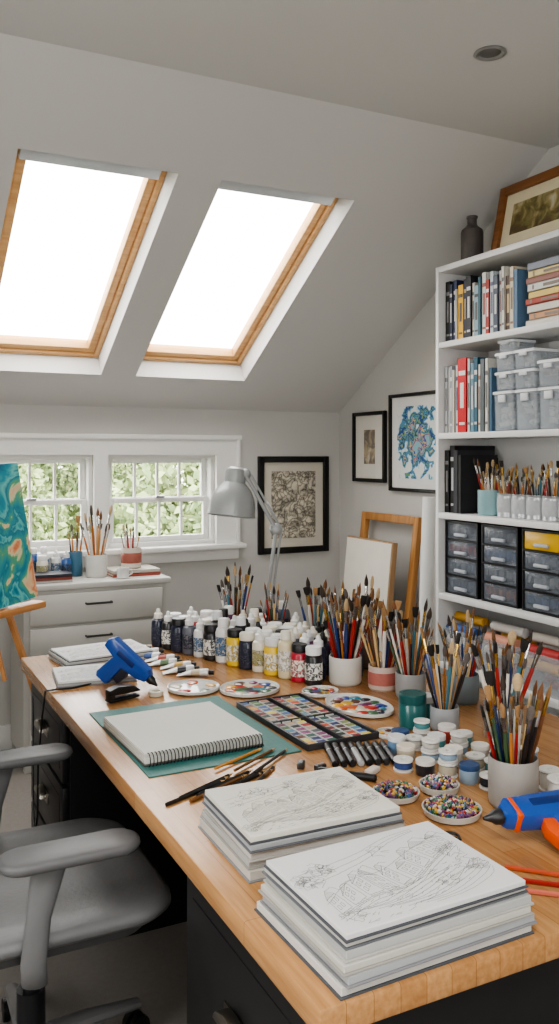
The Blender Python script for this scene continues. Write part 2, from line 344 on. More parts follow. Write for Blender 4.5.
def pot(x,y,z,r,h,style,label,n,L,group,simple=False,cat='pot',name='brush_pot',fat=1.,spread=.92,base=.42):
    OCC.append((x,y,r))
    e=emp(name,(x,y,z),(0,0,R.uniform(0,6)),label,cat)
    t=.003
    if style[0]=='ceramic':
        g=G(); g.lathe([(r*.86,0),(r*.95,.004),(r,.012),(r,h-.004),(r-.001,h),(r-t,h),(r-t,.012),(r*.8,.008),(0.0,.008)],32,cap=True); g.obj('vessel',mat(style[1],.45,var=.08,scale=25),e)
    elif style[0]=='banded':
        g=G(); g.lathe([(r*.9,0),(r,.006),(r,h),(r-t,h),(r-t,.01),(0,.008)],32); g.obj('vessel',mat(style[1],.5,var=.08),e)
        g=G(); g.lathe([(r+.0006,h*.25),(r+.0012,h*.26),(r+.0012,h*.75),(r+.0006,h*.76)],32,cap=False); g.obj('painted_band',mat(style[2],.5,var=.3,scale=40),e)
    elif style[0]=='tin':
        pr=[(r*.98,0),(r,.003)]
        for k in range(7): zz=.01+(h-.02)*k/6; pr+=[(r,zz-.001),(r-.0012,zz+.002)]
        pr+=[(r+.001,h-.002),(r+.001,h),(r-t,h),(r-t,.008),(0,.006)]
        g=G(); g.lathe(pr,32); g.obj('vessel',mat(style[1],.3,style[2],var=.05),e)
        g=G(); g.lathe([(r+.0004,h*.2),(r+.001,h*.2+.001),(r+.001,h*.8),(r+.0004,h*.8+.001)],32,cap=False); g.obj('paper_label',mat(style[3],.7,var=.15,scale=60),e)
    zb=z+.012
    for i in range(n):
        rr=math.sqrt((i+.6)/n); a=i*2.39996+R.uniform(-.12,.12)
        r0=base*(r-t-.003)*rr; r1=spread*(r-t-.004)*rr*R.uniform(.92,1.)
        p0=Vector((x+r0*math.cos(a),y+r0*math.sin(a),zb)); p1=Vector((x+r1*math.cos(a),y+r1*math.sin(a),z+h))
        brush_at(p0,p1-p0,L*R.uniform(.72,1.12),group,simple,fat=fat)
    return e
z=DZ
P=[ (1.3625,2.27,.05,.085,('ceramic',(.80,.79,.76)),'off-white glazed ceramic pot crowded with brushes',22,.265),
    (1.43,2.165,.043,.072,('banded',(.80,.72,.68),(.70,.42,.38)),'pinkish ceramic pot with red band full of brushes',15,.24),
    (1.455,2.058,.044,.072,('ceramic',(.60,.60,.60)),'grey ceramic pot full of brushes',17,.25),
    (1.36,1.775,.037,.06,('ceramic',(.62,.63,.64)),'small grey stoneware pot holding long brushes',14,.23),
    (1.188,1.3285,.049,.098,('ceramic',(.60,.585,.565)),'large grey-beige stoneware crock packed with brushes',25,.23),
    (1.456,1.665,.047,.082,('tin',(.75,.75,.75),.8,(.62,.60,.56)),'metal tin with paper label full of brushes',19,.24),
    (1.383,2.80,.043,.09,('banded',(.85,.80,.72),(.62,.30,.24)),'patterned cream pot with wide brushes',12,.22),
    (1.475,2.66,.04,.085,('tin',(.78,.78,.78),.8,(.80,.75,.6)),'ribbed metal tin holding wooden brushes',12,.235),
    (1.56,1.95,.044,.08,('ceramic',(.42,.46,.48)),'blue-grey ceramic pot full of long brushes',18,.23),
    (1.53,2.42,.046,.095,('ceramic',(.40,.36,.33)),'dark brown ceramic pot full of brushes',18,.265),
    (1.50,2.53,.038,.09,('banded',(.86,.84,.8),(.3,.45,.55)),'white pot with blue band holding brushes',12,.245),
    (1.30,2.965,.047,.10,('banded',(.66,.38,.30),(.76,.50,.38)),'terracotta coloured pot full of brushes by the lamp',18,.26),
]
for i,q in enumerate(P): pot(q[0],q[1],z,*q[2:7],q[7],group='brushes standing in pots on the worktop',spread=1.0,base=.36)
def lidded_jar(x,y,z,r,h,cb,cl,label,group=None,name='paint_jar',cat='jar',reg=True):
    if reg: OCC.append((x,y,r))
    e=emp(name,(x,y,z),(0,0,R.uniform(0,6)),label,cat,group)
    g=G(); g.lathe([(r*.9,0),(r*.98,.003),(r*.98,h*.68),(r*.9,h*.74)],24); g.obj('body',mat(cb,.3,coat=.3),e)
    g=G(); pr=[(r*.96,h*.72),(r,h*.73)]; pr+=[(r,h*.97),(r*.95,h),(r*.7,h),(r*.68,h*.985),(0,h*.985)]; g.lathe(pr,28); g.obj('lid',mat(cl,.35),e)
    return e
lidded_jar(1.30,1.83,z,.036,.087,(.13,.38,.38),(.10,.32,.32),'teal plastic paint jar with screw lid beside brush pots')
lidded_jar(1.375,1.88,z,.028,.06,(.16,.42,.41),(.80,.80,.79),'small teal jar with white lid beside brush pots')
def spool(x,y,r,h,c,label,zz=0.,group='thread spools on the worktop'):
    OCC.append((x,y,r)); e=emp('thread_spool',(x,y,z+zz),label=label,cat='spool',group=group)
    g=G(); g.lathe([(r*.97,0),(r,.001),(r,.0045),(r*.55,.006),(r*.55,h-.006),(r,h-.0045),(r,h-.001),(r*.97,h),(r*.3,h),(r*.25,h-.01),(0,h-.01)],28); g.obj('bobbin',mat((.84,.83,.81),.4),e)
    g=G(); g.lathe([(r*.56,.0062),(r*.88,.007),(r*.92,h*.5),(r*.88,h-.007),(r*.56,h-.0062)],24,cap=False); g.obj('thread',mat(c,.8,bump=.5,scale=90),e)
SJ=[(1.1015,1.5855),(1.130,1.543),(1.168,1.513),(1.189,1.466),(1.205,1.420),(1.147,1.64),(1.19,1.605),(1.225,1.565),(1.25,1.52),(1.198,1.737),(1.205,1.69),(1.245,1.655),(1.275,1.61),(1.303,1.568),(1.265,1.475),(1.31,1.70),(1.25,1.722),(1.325,1.655),(1.32,1.522),(1.155,1.69)]
SC=[((.20,.28,.48),(.86,.85,.83)),((.42,.54,.66),(.84,.84,.84)),((.76,.75,.72),(.88,.86,.82)),((.14,.15,.18),(.82,.81,.78)),((.80,.78,.74),(.86,.85,.82)),((.30,.52,.54),(.84,.84,.84)),((.72,.68,.60),(.84,.80,.74)),((.58,.52,.64),(.86,.86,.86)),((.62,.24,.20),(.86,.84,.82)),((.55,.64,.72),(.20,.3,.46))]
SN=['blue','light blue','white','black','off-white','teal','beige','lilac','red','pale blue']
for i,(x,y) in enumerate(SJ):
    k=(i*3+i//4)%10; r=.0222*[1,.95,.98][i%3]
    if i%2==0:
        h=.026+(i%3)*.003; spool(x,y,r,h,SC[k][0],'white-ended spool wound with %s thread'%SN[k])
        if i in (2,6,12,16,18): spool(x+.001,y,r*.95,.024,SC[(k+3)%10][0],'white-ended spool of %s thread stacked on another'%SN[(k+3)%10],h+.0003)
    else: lidded_jar(x,y,z,r,.030+(i%4)*.003,SC[k][0],SC[k][1],'small round pot of %s craft paint with lid'%SN[k],'small craft paint pots')
def bead_dish(x,y,r,h,n,seed,label):
    OCC.append((x,y,r)); e=emp('bead_dish',(x,y,z),label=label,cat='bowl')
    g=G(); g.lathe([(r*.75,0),(r*.93,.004),(r,h),(r-.003,h),(r*.88,.007),(0,.006)],32); g.obj('dish',mat((.78,.77,.74),.3,coat=.4),e)
    rr=random.Random(seed); cols=[(.62,.18,.18),(.20,.32,.50),(.75,.60,.25),(.75,.74,.7),(.22,.40,.30),(.45,.28,.42),(.15,.15,.17)]
    g=G()
    for k in range(n):
        a=rr.uniform(0,6.28);q=math.sqrt(rr.random())*(r-.008); g.mi=rr.randrange(7)
        top=(h-.001)+.010*(1-(q/r)**2)
        g.sphere((q*math.cos(a),q*math.sin(a),max(.011,top-rr.choice([0,0,.004,.008]))),rr.choice([.0036,.0044,.0052]),1)
    o=g.obj('beads',[mat(c,.25,coat=.3) for c in cols],None,(x,y,z)); tag(o,'heap of mixed coloured beads in a dish','beads',kind='stuff')
bead_dish(1.000,1.465,.048,.015,330,1,'shallow white dish holding coloured beads')
bead_dish(1.099,1.452,.042,.017,270,2,'small white dish of blue and red beads')
bead_dish(1.048,1.345,.058,.016,520,3,'wide shallow white dish holding coloured beads')
spool(1.272,1.285,.027,.055,(.84,.83,.81),'large white thread spool beside brush crock')
spool(1.31,1.355,.022,.045,(.8,.79,.75),'white thread spool behind the brush crock')
spool(1.262,1.385,.02,.035,(.3,.45,.6),'blue thread spool behind the brush crock')
spool(1.35,1.46,.022,.05,(.55,.62,.70),'pale blue thread spool behind the paint pots')
# ---------------------------------------------------------------- paint bottles
BCOL=[((.86,.86,.85),'white'),((.90,.76,.20),'yellow'),((.13,.15,.24),'navy'),((.70,.16,.24),'crimson'),((.84,.84,.80),'white'),((.34,.38,.28),'olive'),((.85,.80,.66),'ivory'),((.35,.36,.40),'grey'),((.88,.86,.80),'white'),((.46,.28,.42),'plum'),((.16,.34,.58),'blue'),((.82,.46,.16),'orange'),((.12,.12,.13),'black')]
CAPC=[((.90,.90,.89),'white'),((.08,.08,.09),'black'),((.88,.86,.80),'ivory'),((.84,.84,.84),'white'),((.90,.88,.84),'white')]
BM={}
def bottle(x,y,z,ci,ki,shape,s=1.,group='paint bottles on the worktop',lab=1,reg=True):
    c,cn=BCOL[ci]; k,kn=CAPC[ki]
    e=emp('paint_bottle',(x,y,z),(0,0,R.uniform(0,6)),'%s %s plastic paint bottle with %s cap'%(['slim','squat','tall'][shape],cn,kn),'paint bottle',group); e.scale=(s,s,s)
    key=(shape,ci)
    if ('b',)+key not in BM:
        g=G()
        if shape==0: g.lathe([(.020,0),(.0225,.003),(.0225,.078),(.020,.087),(.012,.093),(.011,.097)],20)
        elif shape==1: g.lathe([(.0235,0),(.026,.003),(.026,.076),(.023,.084),(.018,.088)],24)
        else: g.lathe([(.021,0),(.024,.004),(.024,.095),(.021,.106),(.012,.114),(.012,.118)],20)
        BM[('b',)+key]=g.mesh('body',mat(c,.35,coat=.3))
        g=G(); r,a,b={0:(.0227,.018,.064),1:(.0262,.016,.064),2:(.0242,.022,.082)}[shape]
        g.lathe([(r-.0005,a),(r+.0003,a+.0005),(r+.0003,b),(r-.0005,b+.0005)],20,cap=False)
        lc=[(.88,.88,.86),(.16,.18,.24),c][ci%3]
        if ci in (1,3): lc=(.90,.89,.84)
        if ci in (0,8): lc=[(.30,.42,.55),(.62,.60,.40)][ci//8]
        BM[('l',)+key]=g.mesh('label_band',artmat([(0,lc),(.46,tuple(v*.7 for v in lc)),(.50,tuple(min(1,v*.6+.2) for v in c)),(.56,lc)],60,1,2))
    ck=('c',shape,ki)
    if ck not in BM:
        g=G()
        if shape==0: g.lathe([(.0135,.092),(.0145,.093),(.014,.108),(.008,.112),(.006,.122),(.004,.124),(0,.124)],16)
        elif shape==1: g.lathe([(.0225,.086),(.0235,.087),(.0235,.106),(.0215,.109),(0,.109)],24)
        else: g.lathe([(.0155,.112),(.0165,.113),(.0155,.136),(.014,.139),(0,.139)],18)
        BM[ck]=g.mesh('cap',mat(k,.4))
    ob('body',BM[('b',)+key],e); ob('label_band',BM[('l',)+key],e); ob('cap',BM[ck],e)
    if reg: OCC.append((x,y,.026*s))
def free(x,y,r): return all((x-a)**2+(y-b)**2>(r+c+.0008)**2 for a,b,c in OCC)
def palette(x,y,rx,ry,rz,n,seed,label,name='mixing_palette'):
    OCC.append((x,y,min(rx,ry))); r=random.Random(seed)
    e=emp(name,(x,y,z),(0,0,rz),label,'palette')
    g=G(); g.ell([(0,rx*.86,ry*.86,0,0),(.004,rx,ry,0,0),(.012,rx,ry,0,0),(.0125,rx*.97,ry*.97,0,0),(.006,rx*.9,ry*.9,0,0)],40); g.obj('dish',mat((.82,.82,.81),.3,coat=.5),e)
    cs=[(.72,.12,.10),(.90,.66,.12),(.10,.25,.55),(.16,.38,.22),(.80,.36,.12),(.42,.16,.34),(.08,.10,.2),(.85,.80,.7),(.36,.20,.12),(.20,.50,.58)]
    for k in range(n):
        a=2*pi*k/n; q=.68; s=r.uniform(.15,.21)*min(rx,ry)*(1.3 if n<9 else 1.)
        g=G()
        g.loft([[(s*f*(1+.25*math.sin(3*t*.5236+k))*math.cos(t*.5236),s*f*(1+.25*math.cos(2*t*.5236+k))*math.sin(t*.5236),hh) for t in range(12)] for f,hh in ((1,.0062),(.98,.0085),(.6,.0108),(.1,.0115))])
        g.obj('paint_dab',mat(cs[(k*3+seed)%10],.3,var=.3,scale=60,coat=.5),e,(rx*q*math.cos(a),ry*q*math.sin(a),0),(0,0,r.uniform(0,6)))
    if n>6:
        for k in range(6):
            s=.27*rx; g=G(); g.loft([[(s*(1+.4*math.sin(3*a*.524+k))*f*math.cos(a*.524),s*.8*(1+.35*math.cos(2*a*.524+k))*f*math.sin(a*.524),hh+.0002*k) for a in range(12)] for f,hh in ((1,.0061),(.9,.0074))])
            g.obj('mixed_paint',mat(cs[(k*3+seed+2)%10],.35,var=.6,scale=60),e,(rx*.34*math.cos(k*1.05),ry*.36*math.sin(k*1.05),0),(0,0,k))
palette(.92,2.41,.078,.078,0,5,1,'round white plate palette with few paint dabs')
palette(1.065,2.325,.092,.085,.3,9,2,'oval white palette with red and orange paints')
palette(1.262,2.03,.080,.115,.1,14,3,'oval white palette crowded with wet paints')
palette(1.235,2.20,.055,.05,0,8,4,'small round palette with bright paints')
palette(1.205,1.79,.036,.036,0,5,5,'small round dish of paint')
front=[(2,4,0),(12,0,0),(2,1,1),(7,3,0),(0,0,0),(12,1,1),(0,0,2),(1,1,1),(2,2,1),(8,0,0),(1,3,1),(6,2,2),(3,1,1),(12,0,1)]
b0=Vector((1.015,3.02)); b1=Vector((1.275,2.29)); L=(b1-b0).length; dv=(b1-b0)/L; nv=Vector((-dv.y,dv.x))
for row in range(9):
    kk=0; s0=0.
    while s0<L-.0:
        p=b0+dv*(s0+.030*(row%2))+nv*(.053*row)
        if row==0: ci,ki,sh=front[kk%14]
        else: ci,ki,sh=R.choice([0,0,1,2,3,4,5,6,7,8,8,9,10,11,12,12,1,3]),R.choice([0,0,0,0,1,2,3,4]),R.choice([0,0,1,1,1,2])
        s=R.uniform(1.04,1.12)
        if p.y<3.03 and p.x<1.47 and free(p.x,p.y,.026*s) and (p.x-1.45)**2+(p.y-3.025)**2>.0045:
            bottle(p.x,p.y,z,ci,ki,sh,s); kk+=1; s0+=.0585
        else: s0+=.012
# ---------------------------------------------------------------- lamp
LX,LY=1.45,3.03
rv=Vector((.894,-.448,0))
e=emp('desk_lamp',(LX,LY-.005,DZ),label='grey metal articulated desk lamp with bell shade',cat='lamp')
LG=mat((.62,.63,.63),.38,.2)
g=G(); g.lathe([(.03,0),(.03,.008),(.016,.012),(.014,.06),(.012,.062),(0,.062)],20); g.obj('base_clamp',LG,e)
el=rv*.045+Vector((0,0,.41)); tp=rv*-.075+Vector((0,0,.625)); bt=Vector((0,0,.06))
dp=Vector((.448,.894,0))
def rod(g,a,b,off,r=.0075):
    o=dp*off; g.tube([a+o,b+o],r,10)
g=G(); rod(g,bt,el,.012); rod(g,bt,el,-.012); rod(g,bt+rv*.02,el+rv*.02,0,.005); g.sphere(el,.026,3); g.obj('lower_arm',LG,e)
g=G(); rod(g,el,tp,.012); rod(g,el,tp,-.012); rod(g,el+rv*.02,tp+rv*.02,0,.005); g.sphere(tp,.022,3); g.obj('upper_arm',LG,e)
for (a,b) in ((bt,el),(el,tp)):
    g=G()
    a2=a+(b-a)*.12; b2=a+(b-a)*.45; n=60; dd=(b2-a2).normalized(); s1=dd.cross(dp).normalized(); s2=dd.cross(s1)
    g.tube([a2+(b2-a2)*i/n-s1*.02+ (s1*math.cos(i*1.4)+s2*math.sin(i*1.4))*.005 for i in range(n+1)],.0013,5)
    g.obj('spring',SILVER,e)
hd=rv*-.115+Vector((0,0,.61)); ax=(rv*-.10+Vector((-.05,-.10,-1))).normalized()
MH=Matrix.Translation(hd)@(-ax).to_track_quat('Z','Y').to_matrix().to_4x4()
g=G(); g.lathe([(.093,-.150),(.0945,-.148),(.092,-.125),(.089,-.10),(.081,-.07),(.068,-.046),(.052,-.028),(.042,-.018),(.040,.02),(.036,.034),(.024,.043),(0,.045)],40,MH,cap=False)
g.lathe([(.093,-.150),(.090,-.125),(.087,-.10),(.079,-.072),(.066,-.048),(.050,-.03),(.034,-.022),(0,-.02)],36,MH,cap=False); g.obj('lamp_shade',LG,e)
g=G(); g.sphere(MH@Vector((0,0,-.09)),.028,3); g.obj('bulb',mat((.92,.91,.87),.3),e)
g=G(); g.tube([tp,tp+(hd-tp)*.5+Vector((0,0,.012)),hd],.011,8); g.obj('swivel',LG,e)
# ---------------------------------------------------------------- sketches
def ribbons(name,lines,w,parent,zz,m=GRAPH):
    vs=[];fs=[]
    for ln in lines:
        ln=[Vector(p) for p in ln]
        b=len(vs)
        for i,p in enumerate(ln):
            t=(ln[min(i+1,len(ln)-1)]-ln[max(i-1,0)])
            if t.length<1e-7: t=Vector((1,0))
            t.normalize(); nn=Vector((-t.y,t.x))*w/2
            vs+=[(p.x+nn.x,p.y+nn.y,0),(p.x-nn.x,p.y-nn.y,0)]
        for i in range(len(ln)-1): a=b+2*i; fs.append((a,a+1,a+3,a+2))
    me=bpy.data.meshes.new(name); me.from_pydata(vs,[],fs); me.materials.append(m)
    return ob(name,me,parent,(0,0,zz))
def sketch(parent,w,h,zz,seed,dense=1.,lw=.0005):
    r=random.Random(seed); L=[]
    def wob(a,b,n=6,j=.0007):
        a=Vector(a);b=Vector(b); return [a+(b-a)*i/n+Vector((r.uniform(-j,j),r.uniform(-j,j))) for i in range(n+1)]
    def P(x,y): return Vector((x*w/2,y*h/2))
    def cr(pts,t):
        pts=[pts[0]]+pts+[pts[-1]]; n=len(pts)-3; s=min(t*n,n-1e-6); i=int(s)+1; t=s-int(s)
        p0,p1,p2,p3=[Vector(P(*q)) for q in pts[i-1:i+3]]
        return .5*((2*p1)+(p2-p0)*t+(2*p0-5*p1+4*p2-p3)*t*t+(3*p1-p0-3*p2+p3)*t**3)
    def curve(pts,j=.0005,n=50): return [cr(pts,k/n)+Vector((r.uniform(-j,j),r.uniform(-j,j))) for k in range(n+1)]
    s=r.uniform(-.08,.08); f=-1 if seed%2 else 1
    def F(c): return [(x,y) for x,y in c]
    # riverside road with rows of gabled roofs receding uphill
    top=F([(-.90,-.30+s),(-.5,.02),(-.1,.12+s),(.35,.34),(.90,.62)])
    bot=F([(-.90,-.62+s),(-.45,-.44),(0,-.34+s),(.45,-.05),(.92,.30)])
    for o in (0,.03,.10): L.append(curve([(x,y-o) for x,y in bot]))
    L.append(curve(top))
    for k in range(9):
        t=.03+k*.108; t2=t+.075+r.uniform(0,.02); a,b=cr(top,t),cr(bot,t); c,d=cr(top,min(t2,1)),cr(bot,min(t2,1))
        a=a+(b-a)*r.uniform(-.25,.3); c=c+(d-c)*r.uniform(-.2,.3); b=b+(a-b)*.1; d=d+(c-d)*.1
        for u,v in ((a,b),(c,d),(a,c),(b,d)): L.append(wob(u,v,5)); 
        ap=(a+c)/2+(a-b)*r.uniform(.25,.45); L.append(wob(a,ap,4)); L.append(wob(ap,c,4)); e2=ap+Vector((w*.045,h*.03)); L.append(wob(ap,e2,3)); L.append(wob(e2,c+Vector((w*.04,h*.02)),3))
        for j in range(6): q=j/6; L.append(wob(a+(ap-a)*q,c+(a-c)*(1-q)*.9,3,.0005))
        for wi in range(2):
            for wj in range(2):
                p=a+(c-a)*(.2+.4*wi)+(b-a)*(.15+.42*wj); dx=(c-a)*.2; dy=(b-a)*.25; q=[p,p+dx,p+dx+dy,p+dy,p]
                for u,v in zip(q,q[1:]): L.append(wob(u,v,2,.0003))
        for j in range(5): L.append(wob(b+(d-b)*j/5,b+(d-b)*(j/5)+Vector((w*.01,-h*.03)),2,.0004))
    # hillside lines behind
    for o in (0,.14,.3): L.append(curve([(-.92,.12+o),(-.5,.30+o*.9+s),(-.1,.42+o*.7),(.3,.68+o*.5),(.7,.84+o*.2)],n=30))
    # loose foliage
    for k in range(int(20*dense)):
        cx,cy=r.choice([(-.82,.25),(-.6,.45),(-.3,.5),(.80,.05),(.82,-.35),(-.85,-.75),(.3,-.55),(.1,.62)]); cx+=r.uniform(-.1,.1); cy+=r.uniform(-.1,.1); q=r.uniform(.05,.13)
        L.append([P(cx+q*math.cos(a*.33+k)*(1+.3*math.sin(a*1.3+k)),cy+q*1.3*math.sin(a*.33+k)*(1+.25*math.cos(a*1.9))) for a in range(int(r.uniform(9,18)))])
        for j in range(7): th=r.uniform(0,6.28); L.append(wob(P(cx+.3*q*math.cos(th),cy+.3*q*math.sin(th)),P(cx+1.1*q*math.cos(th+.3),cy+1.2*q*math.sin(th+.3)),3,.0006))
    for k in range(10):
        y=-.62-.03*k; x=-.8+.09*k; L.append(curve([(x,y+r.uniform(-.03,.03)),(x+.4,y+.02),(x+.8,y+.2),(min(.93,x+r.uniform(1.,1.3)),y+.38)],n=24))
    for k in range(int(90*dense)):
        x=r.uniform(-.8,.85); y=-.85+r.random()*.5+.35*x; L.append(wob(P(x,max(y,-.93)),P(x+r.uniform(.03,.10),max(y,-.93)+r.uniform(.0,.06)),3,.0005))
    return ribbons('pencil_drawing',L,lw,parent,zz)
def pad(name,x,y,z,w,h,t,rz,label,cat='sketch pad',group=None,cover=None,pages=PAPER,draw=None,lw=.00055,dense=1.):
    e=emp(name,(x,y,z),(0,0,rz),label,cat,group)
    c=min(.003,t*.25)
    g=G(); g.box((0,0,c/2),(w,h,c),bev=c*.2,seg=1); g.obj('back_cover',cover or WHITE,e)
    g=G(); g.box((0,0,c+(t-c)/2),(w-.006,h-.006,t-c),bev=min(.0008,t*.1),seg=1); g.obj('pages',pages,e)
    if draw is not None: sketch(e,w*.97,h*.96,t+.0003,draw,dense,lw)
    return e
EDGE=[mat((.70,.70,.69),.8,var=.03),mat((.76,.75,.72),.8,var=.03),mat((.66,.67,.68),.8,var=.03),mat((.80,.79,.77),.8,var=.03)]
COV=[mat((.52,.52,.53),.6),mat((.40,.41,.43),.6),mat((.62,.61,.58),.7),mat((.30,.31,.33),.6),mat((.70,.69,.67),.6)]
def stack(cx,cy,z,w,h,ts,rz,seed,group,toplabel,draw,lab,jit=.018):
    r=random.Random(seed); zz=z
    for i,t in enumerate(ts):
        last=i==len(ts)-1
        pg=EDGE[(i*3+seed)%4]
        if last: pg=mat((.86,.86,.855),.8,var=.02) if seed!=5 else mat((.86,.85,.81),.8,var=.02)
        cv=COV[(i*2+seed)%5]
        k=1+(len(ts)-1-i)*.012
        pad('sketch_pad',cx+r.uniform(-.006,.006)*(0 if last else 1),cy+r.uniform(-.006,.006)*(0 if last else 1),zz,w*k,h*k+r.uniform(0,.004),t,rz+r.uniform(-jit,jit)*(0 if last else 1),toplabel if last else lab,group=group,cover=cv,pages=pg,draw=draw if last else None)
        zz+=t+.0004
    return zz
stack(.730,1.078,z,.315,.235,[.015,.014,.012,.014,.010,.010],.02,3,'stack of drawing boards at the worktop corner','white drawing board with fine pencil landscape sketch on top of stack',21,'white drawing board stacked under others')
stack(.738,1.39,z,.295,.225,[.018,.012,.017,.011,.013],-.03,5,'stack of sketch pads on the worktop','cream sketch pad with pencil drawing of buildings on top of stack',8,'sketch pad with pale cover stacked under others')
stack(.78,2.93,z,.30,.20,[.01,.012,.008],.1,9,'paper pads at far end of worktop','white pad with faint pencil lines on a small pile',4,'paper pad in a small pile')
stack(.69,2.69,z,.24,.19,[.008,.009],-.12,10,'loose pads beside the glue gun','white pad with dark pencil drawing beside glue gun',6,'paper pad under another pad')
g=G(); g.box((0,0,.0015),(.375,.52,.003),bev=.001,seg=1); tag(g.obj('cutting_mat',matgrid(),loc=(.768,2.05,z)),'teal green self-healing cutting mat with faint grid','cutting mat')
zz=z+.0035
e=emp('spiral_sketchbook',(.735,2.015,zz),(0,0,.03),'open spiral-bound sketchbook with blank cream page on cutting mat','sketchbook')
g=G(); g.box((0,0,.0015),(.30,.32,.003),bev=.0008,seg=1); g.obj('back_cover',mat((.35,.33,.32),.6),e)
g=G()
for k in range(9): g.box((R.uniform(-.001,.001),.002+R.uniform(-.001,.001),.0045+k*.0026),(.295,.312,.0024))
g.obj('pages',mat((.84,.835,.81),.8,var=.03),e)
g=G()
for k in range(34):
    x=-.14+k*.28/33; g.tube([(x,-.158+.013*math.cos(a*pi/6),.0135+.0155*math.sin(a*pi/6)) for a in range(12)],.0012,5,closed=True)
g.obj('spiral_binding',mat((.12,.12,.13),.35,.5),e)
# ---------------------------------------------------------------- pencils etc.
def pencil(x,y,z,rz,L,c,label,r=.0035,tip=True,group='pencils and charcoal sticks',name='pencil'):
    e=emp(name,(x,y,z+r),(0,pi/2,rz),label,'pencil',group)
    g=G(); g.lathe([(r,-L/2),(r,L/2-.018)],6); g.obj('shaft',mat(c,.35,coat=.3),e)
    g=G(); g.lathe([(r,L/2-.018),(.0008,L/2-.004)],6); g.obj('sharpened_wood',mat((.82,.66,.46),.7),e)
    g=G(); g.lathe([(.0008,L/2-.004),(.0001,L/2)],6); g.obj('lead_tip',BLACK,e)
PC=[(.10,.10,.10),(.16,.16,.17),(.10,.10,.11),(.45,.30,.16),(.12,.12,.13),(.13,.13,.13)]
for k in range(11):
    pencil(.645+k*.0155+R.uniform(-.002,.002),1.665+(k%3)*.012,z,.42+R.uniform(-.06,.06)+ (0 if k<8 else .3),.15+R.uniform(0,.03),PC[k%6],'black drawing pencil lying on worktop',r=.0042)
for k in range(3):
    pencil(.80+.03*k,1.80-.022*k,z+.0035,.45+.1*k,.17,[(.80,.55,.25),(.45,.30,.16),(.2,.2,.2)][k],'wooden pencil lying on cutting mat edge')
for k,(x,y,rz) in enumerate([(.905,1.70,.9),(.935,1.665,.2)]):
    e=emp('pencil_sharpener',(x,y,z),(0,0,rz),'small metal pencil sharpener','sharpener')
    g=G(); g.box((0,0,.007),(.026,.015,.014),bev=.002); g.obj('body',mat((.35,.35,.36),.3,.8),e)
    g=G(); g.box((0,0,.0148),(.02,.008,.001)); g.obj('blade',SILVER,e)
g=G(); g.box((0,0,.006),(.04,.02,.012),bev=.003); tag(g.obj('eraser',mat((.80,.76,.72),.9),loc=(1.03,1.60,z),rot=(0,0,.5)),'worn off-white eraser on worktop','eraser')
def marker(x,y,z,rz,c,label):
    e=emp('marker_pen',(x,y,z+.0085),(0,pi/2,rz),label,'marker','black markers on the worktop')
    g=G(); g.lathe([(.006,-.065),(.0082,-.062),(.0082,.018)],14); g.obj('barrel',mat(c,.35),e)
    g=G(); g.lathe([(.0076,.018),(.0076,.024)],14); g.obj('band',mat((.75,.75,.75),.4),e)
    g=G(); g.lathe([(.0084,.024),(.0084,.06),(.006,.066),(0,.066)],14); g.obj('cap',BLACK,e)
for k in range(8): marker(.995+.0183*k,1.722-.0065*k,z,1.22,(.08,.08,.09) if k!=3 else (.60,.60,.60),'black marker pen lying on worktop')
marker(.965,1.60,z,2.3,(.10,.10,.11),'black marker pen lying on worktop')
for k,(x,y,rz,c,cn) in enumerate([(1.02,1.075,-.75,(.62,.14,.10),'red'),(1.045,1.10,-.8,(.75,.32,.20),'orange'),(1.00,1.05,-.72,(.80,.42,.34),'pink')]):
    pencil(x+.01,y-.035,z,rz,.18,c,'%s coloured pencil near the worktop edge'%cn,.004,group='coloured pencils')
# ---------------------------------------------------------------- watercolour set
e=emp('watercolor_palette',(1.065,1.985,z),(0,0,.02),'large watercolour pan set with rows of coloured pans','paint set')
g=G(); bw,bh=.205,.40
g.box((0,0,.003),(bw,bh,.006),bev=.002)
for sx in (-1,1): g.box((sx*(bw/2-.003),0,.009),(.006,bh,.016),bev=.0015)
for sy in (-1,0,1): g.box((0,sy*(bh/2-.003)+(-.0033 if sy==0 else 0),.009),(bw,.005,.015),bev=.0015)
g.box((0.0022,0,.009),(.006,bh-.01,.015)); g.obj('tray',mat((.20,.20,.21),.35),e)
PM={}
nr,nc=15,6
pr=random.Random(5)
PAINTS=[(.62,.14,.10),(.78,.30,.14),(.84,.62,.18),(.86,.78,.36),(.42,.22,.12),(.28,.16,.11),(.55,.36,.20),(.10,.18,.42),(.16,.34,.58),(.30,.52,.62),(.12,.34,.30),(.26,.42,.22),(.44,.50,.24),(.40,.14,.24),(.52,.24,.42),(.24,.14,.34),(.10,.10,.12),(.32,.33,.35),(.72,.60,.48),(.66,.44,.36),(.14,.24,.20),(.50,.10,.14)]
for i in range(nr):
    for j in range(nc):
        key=PAINTS[(i*2+j*5+pr.randrange(4))%22]
        if key not in PM:
            g=G(); g.box((0,0,.0035),(.0255,.0200,.007),bev=.0015,seg=1); g.mi=1; g.box((0,0,.0071),(.0225,.0172,.001)); PM[key]=g.mesh('paint_pan',[mat((.78,.78,.77),.4),mat(key,.4,var=.4,scale=80)])
        x=(-.0835+j*.0300)+(.0085 if j>=3 else -.0012); y=-bh/2+.018+i*.0258+(.003 if i>=7 else -.002)
        ob('paint_pan',PM[key],e,(x,y,.006))
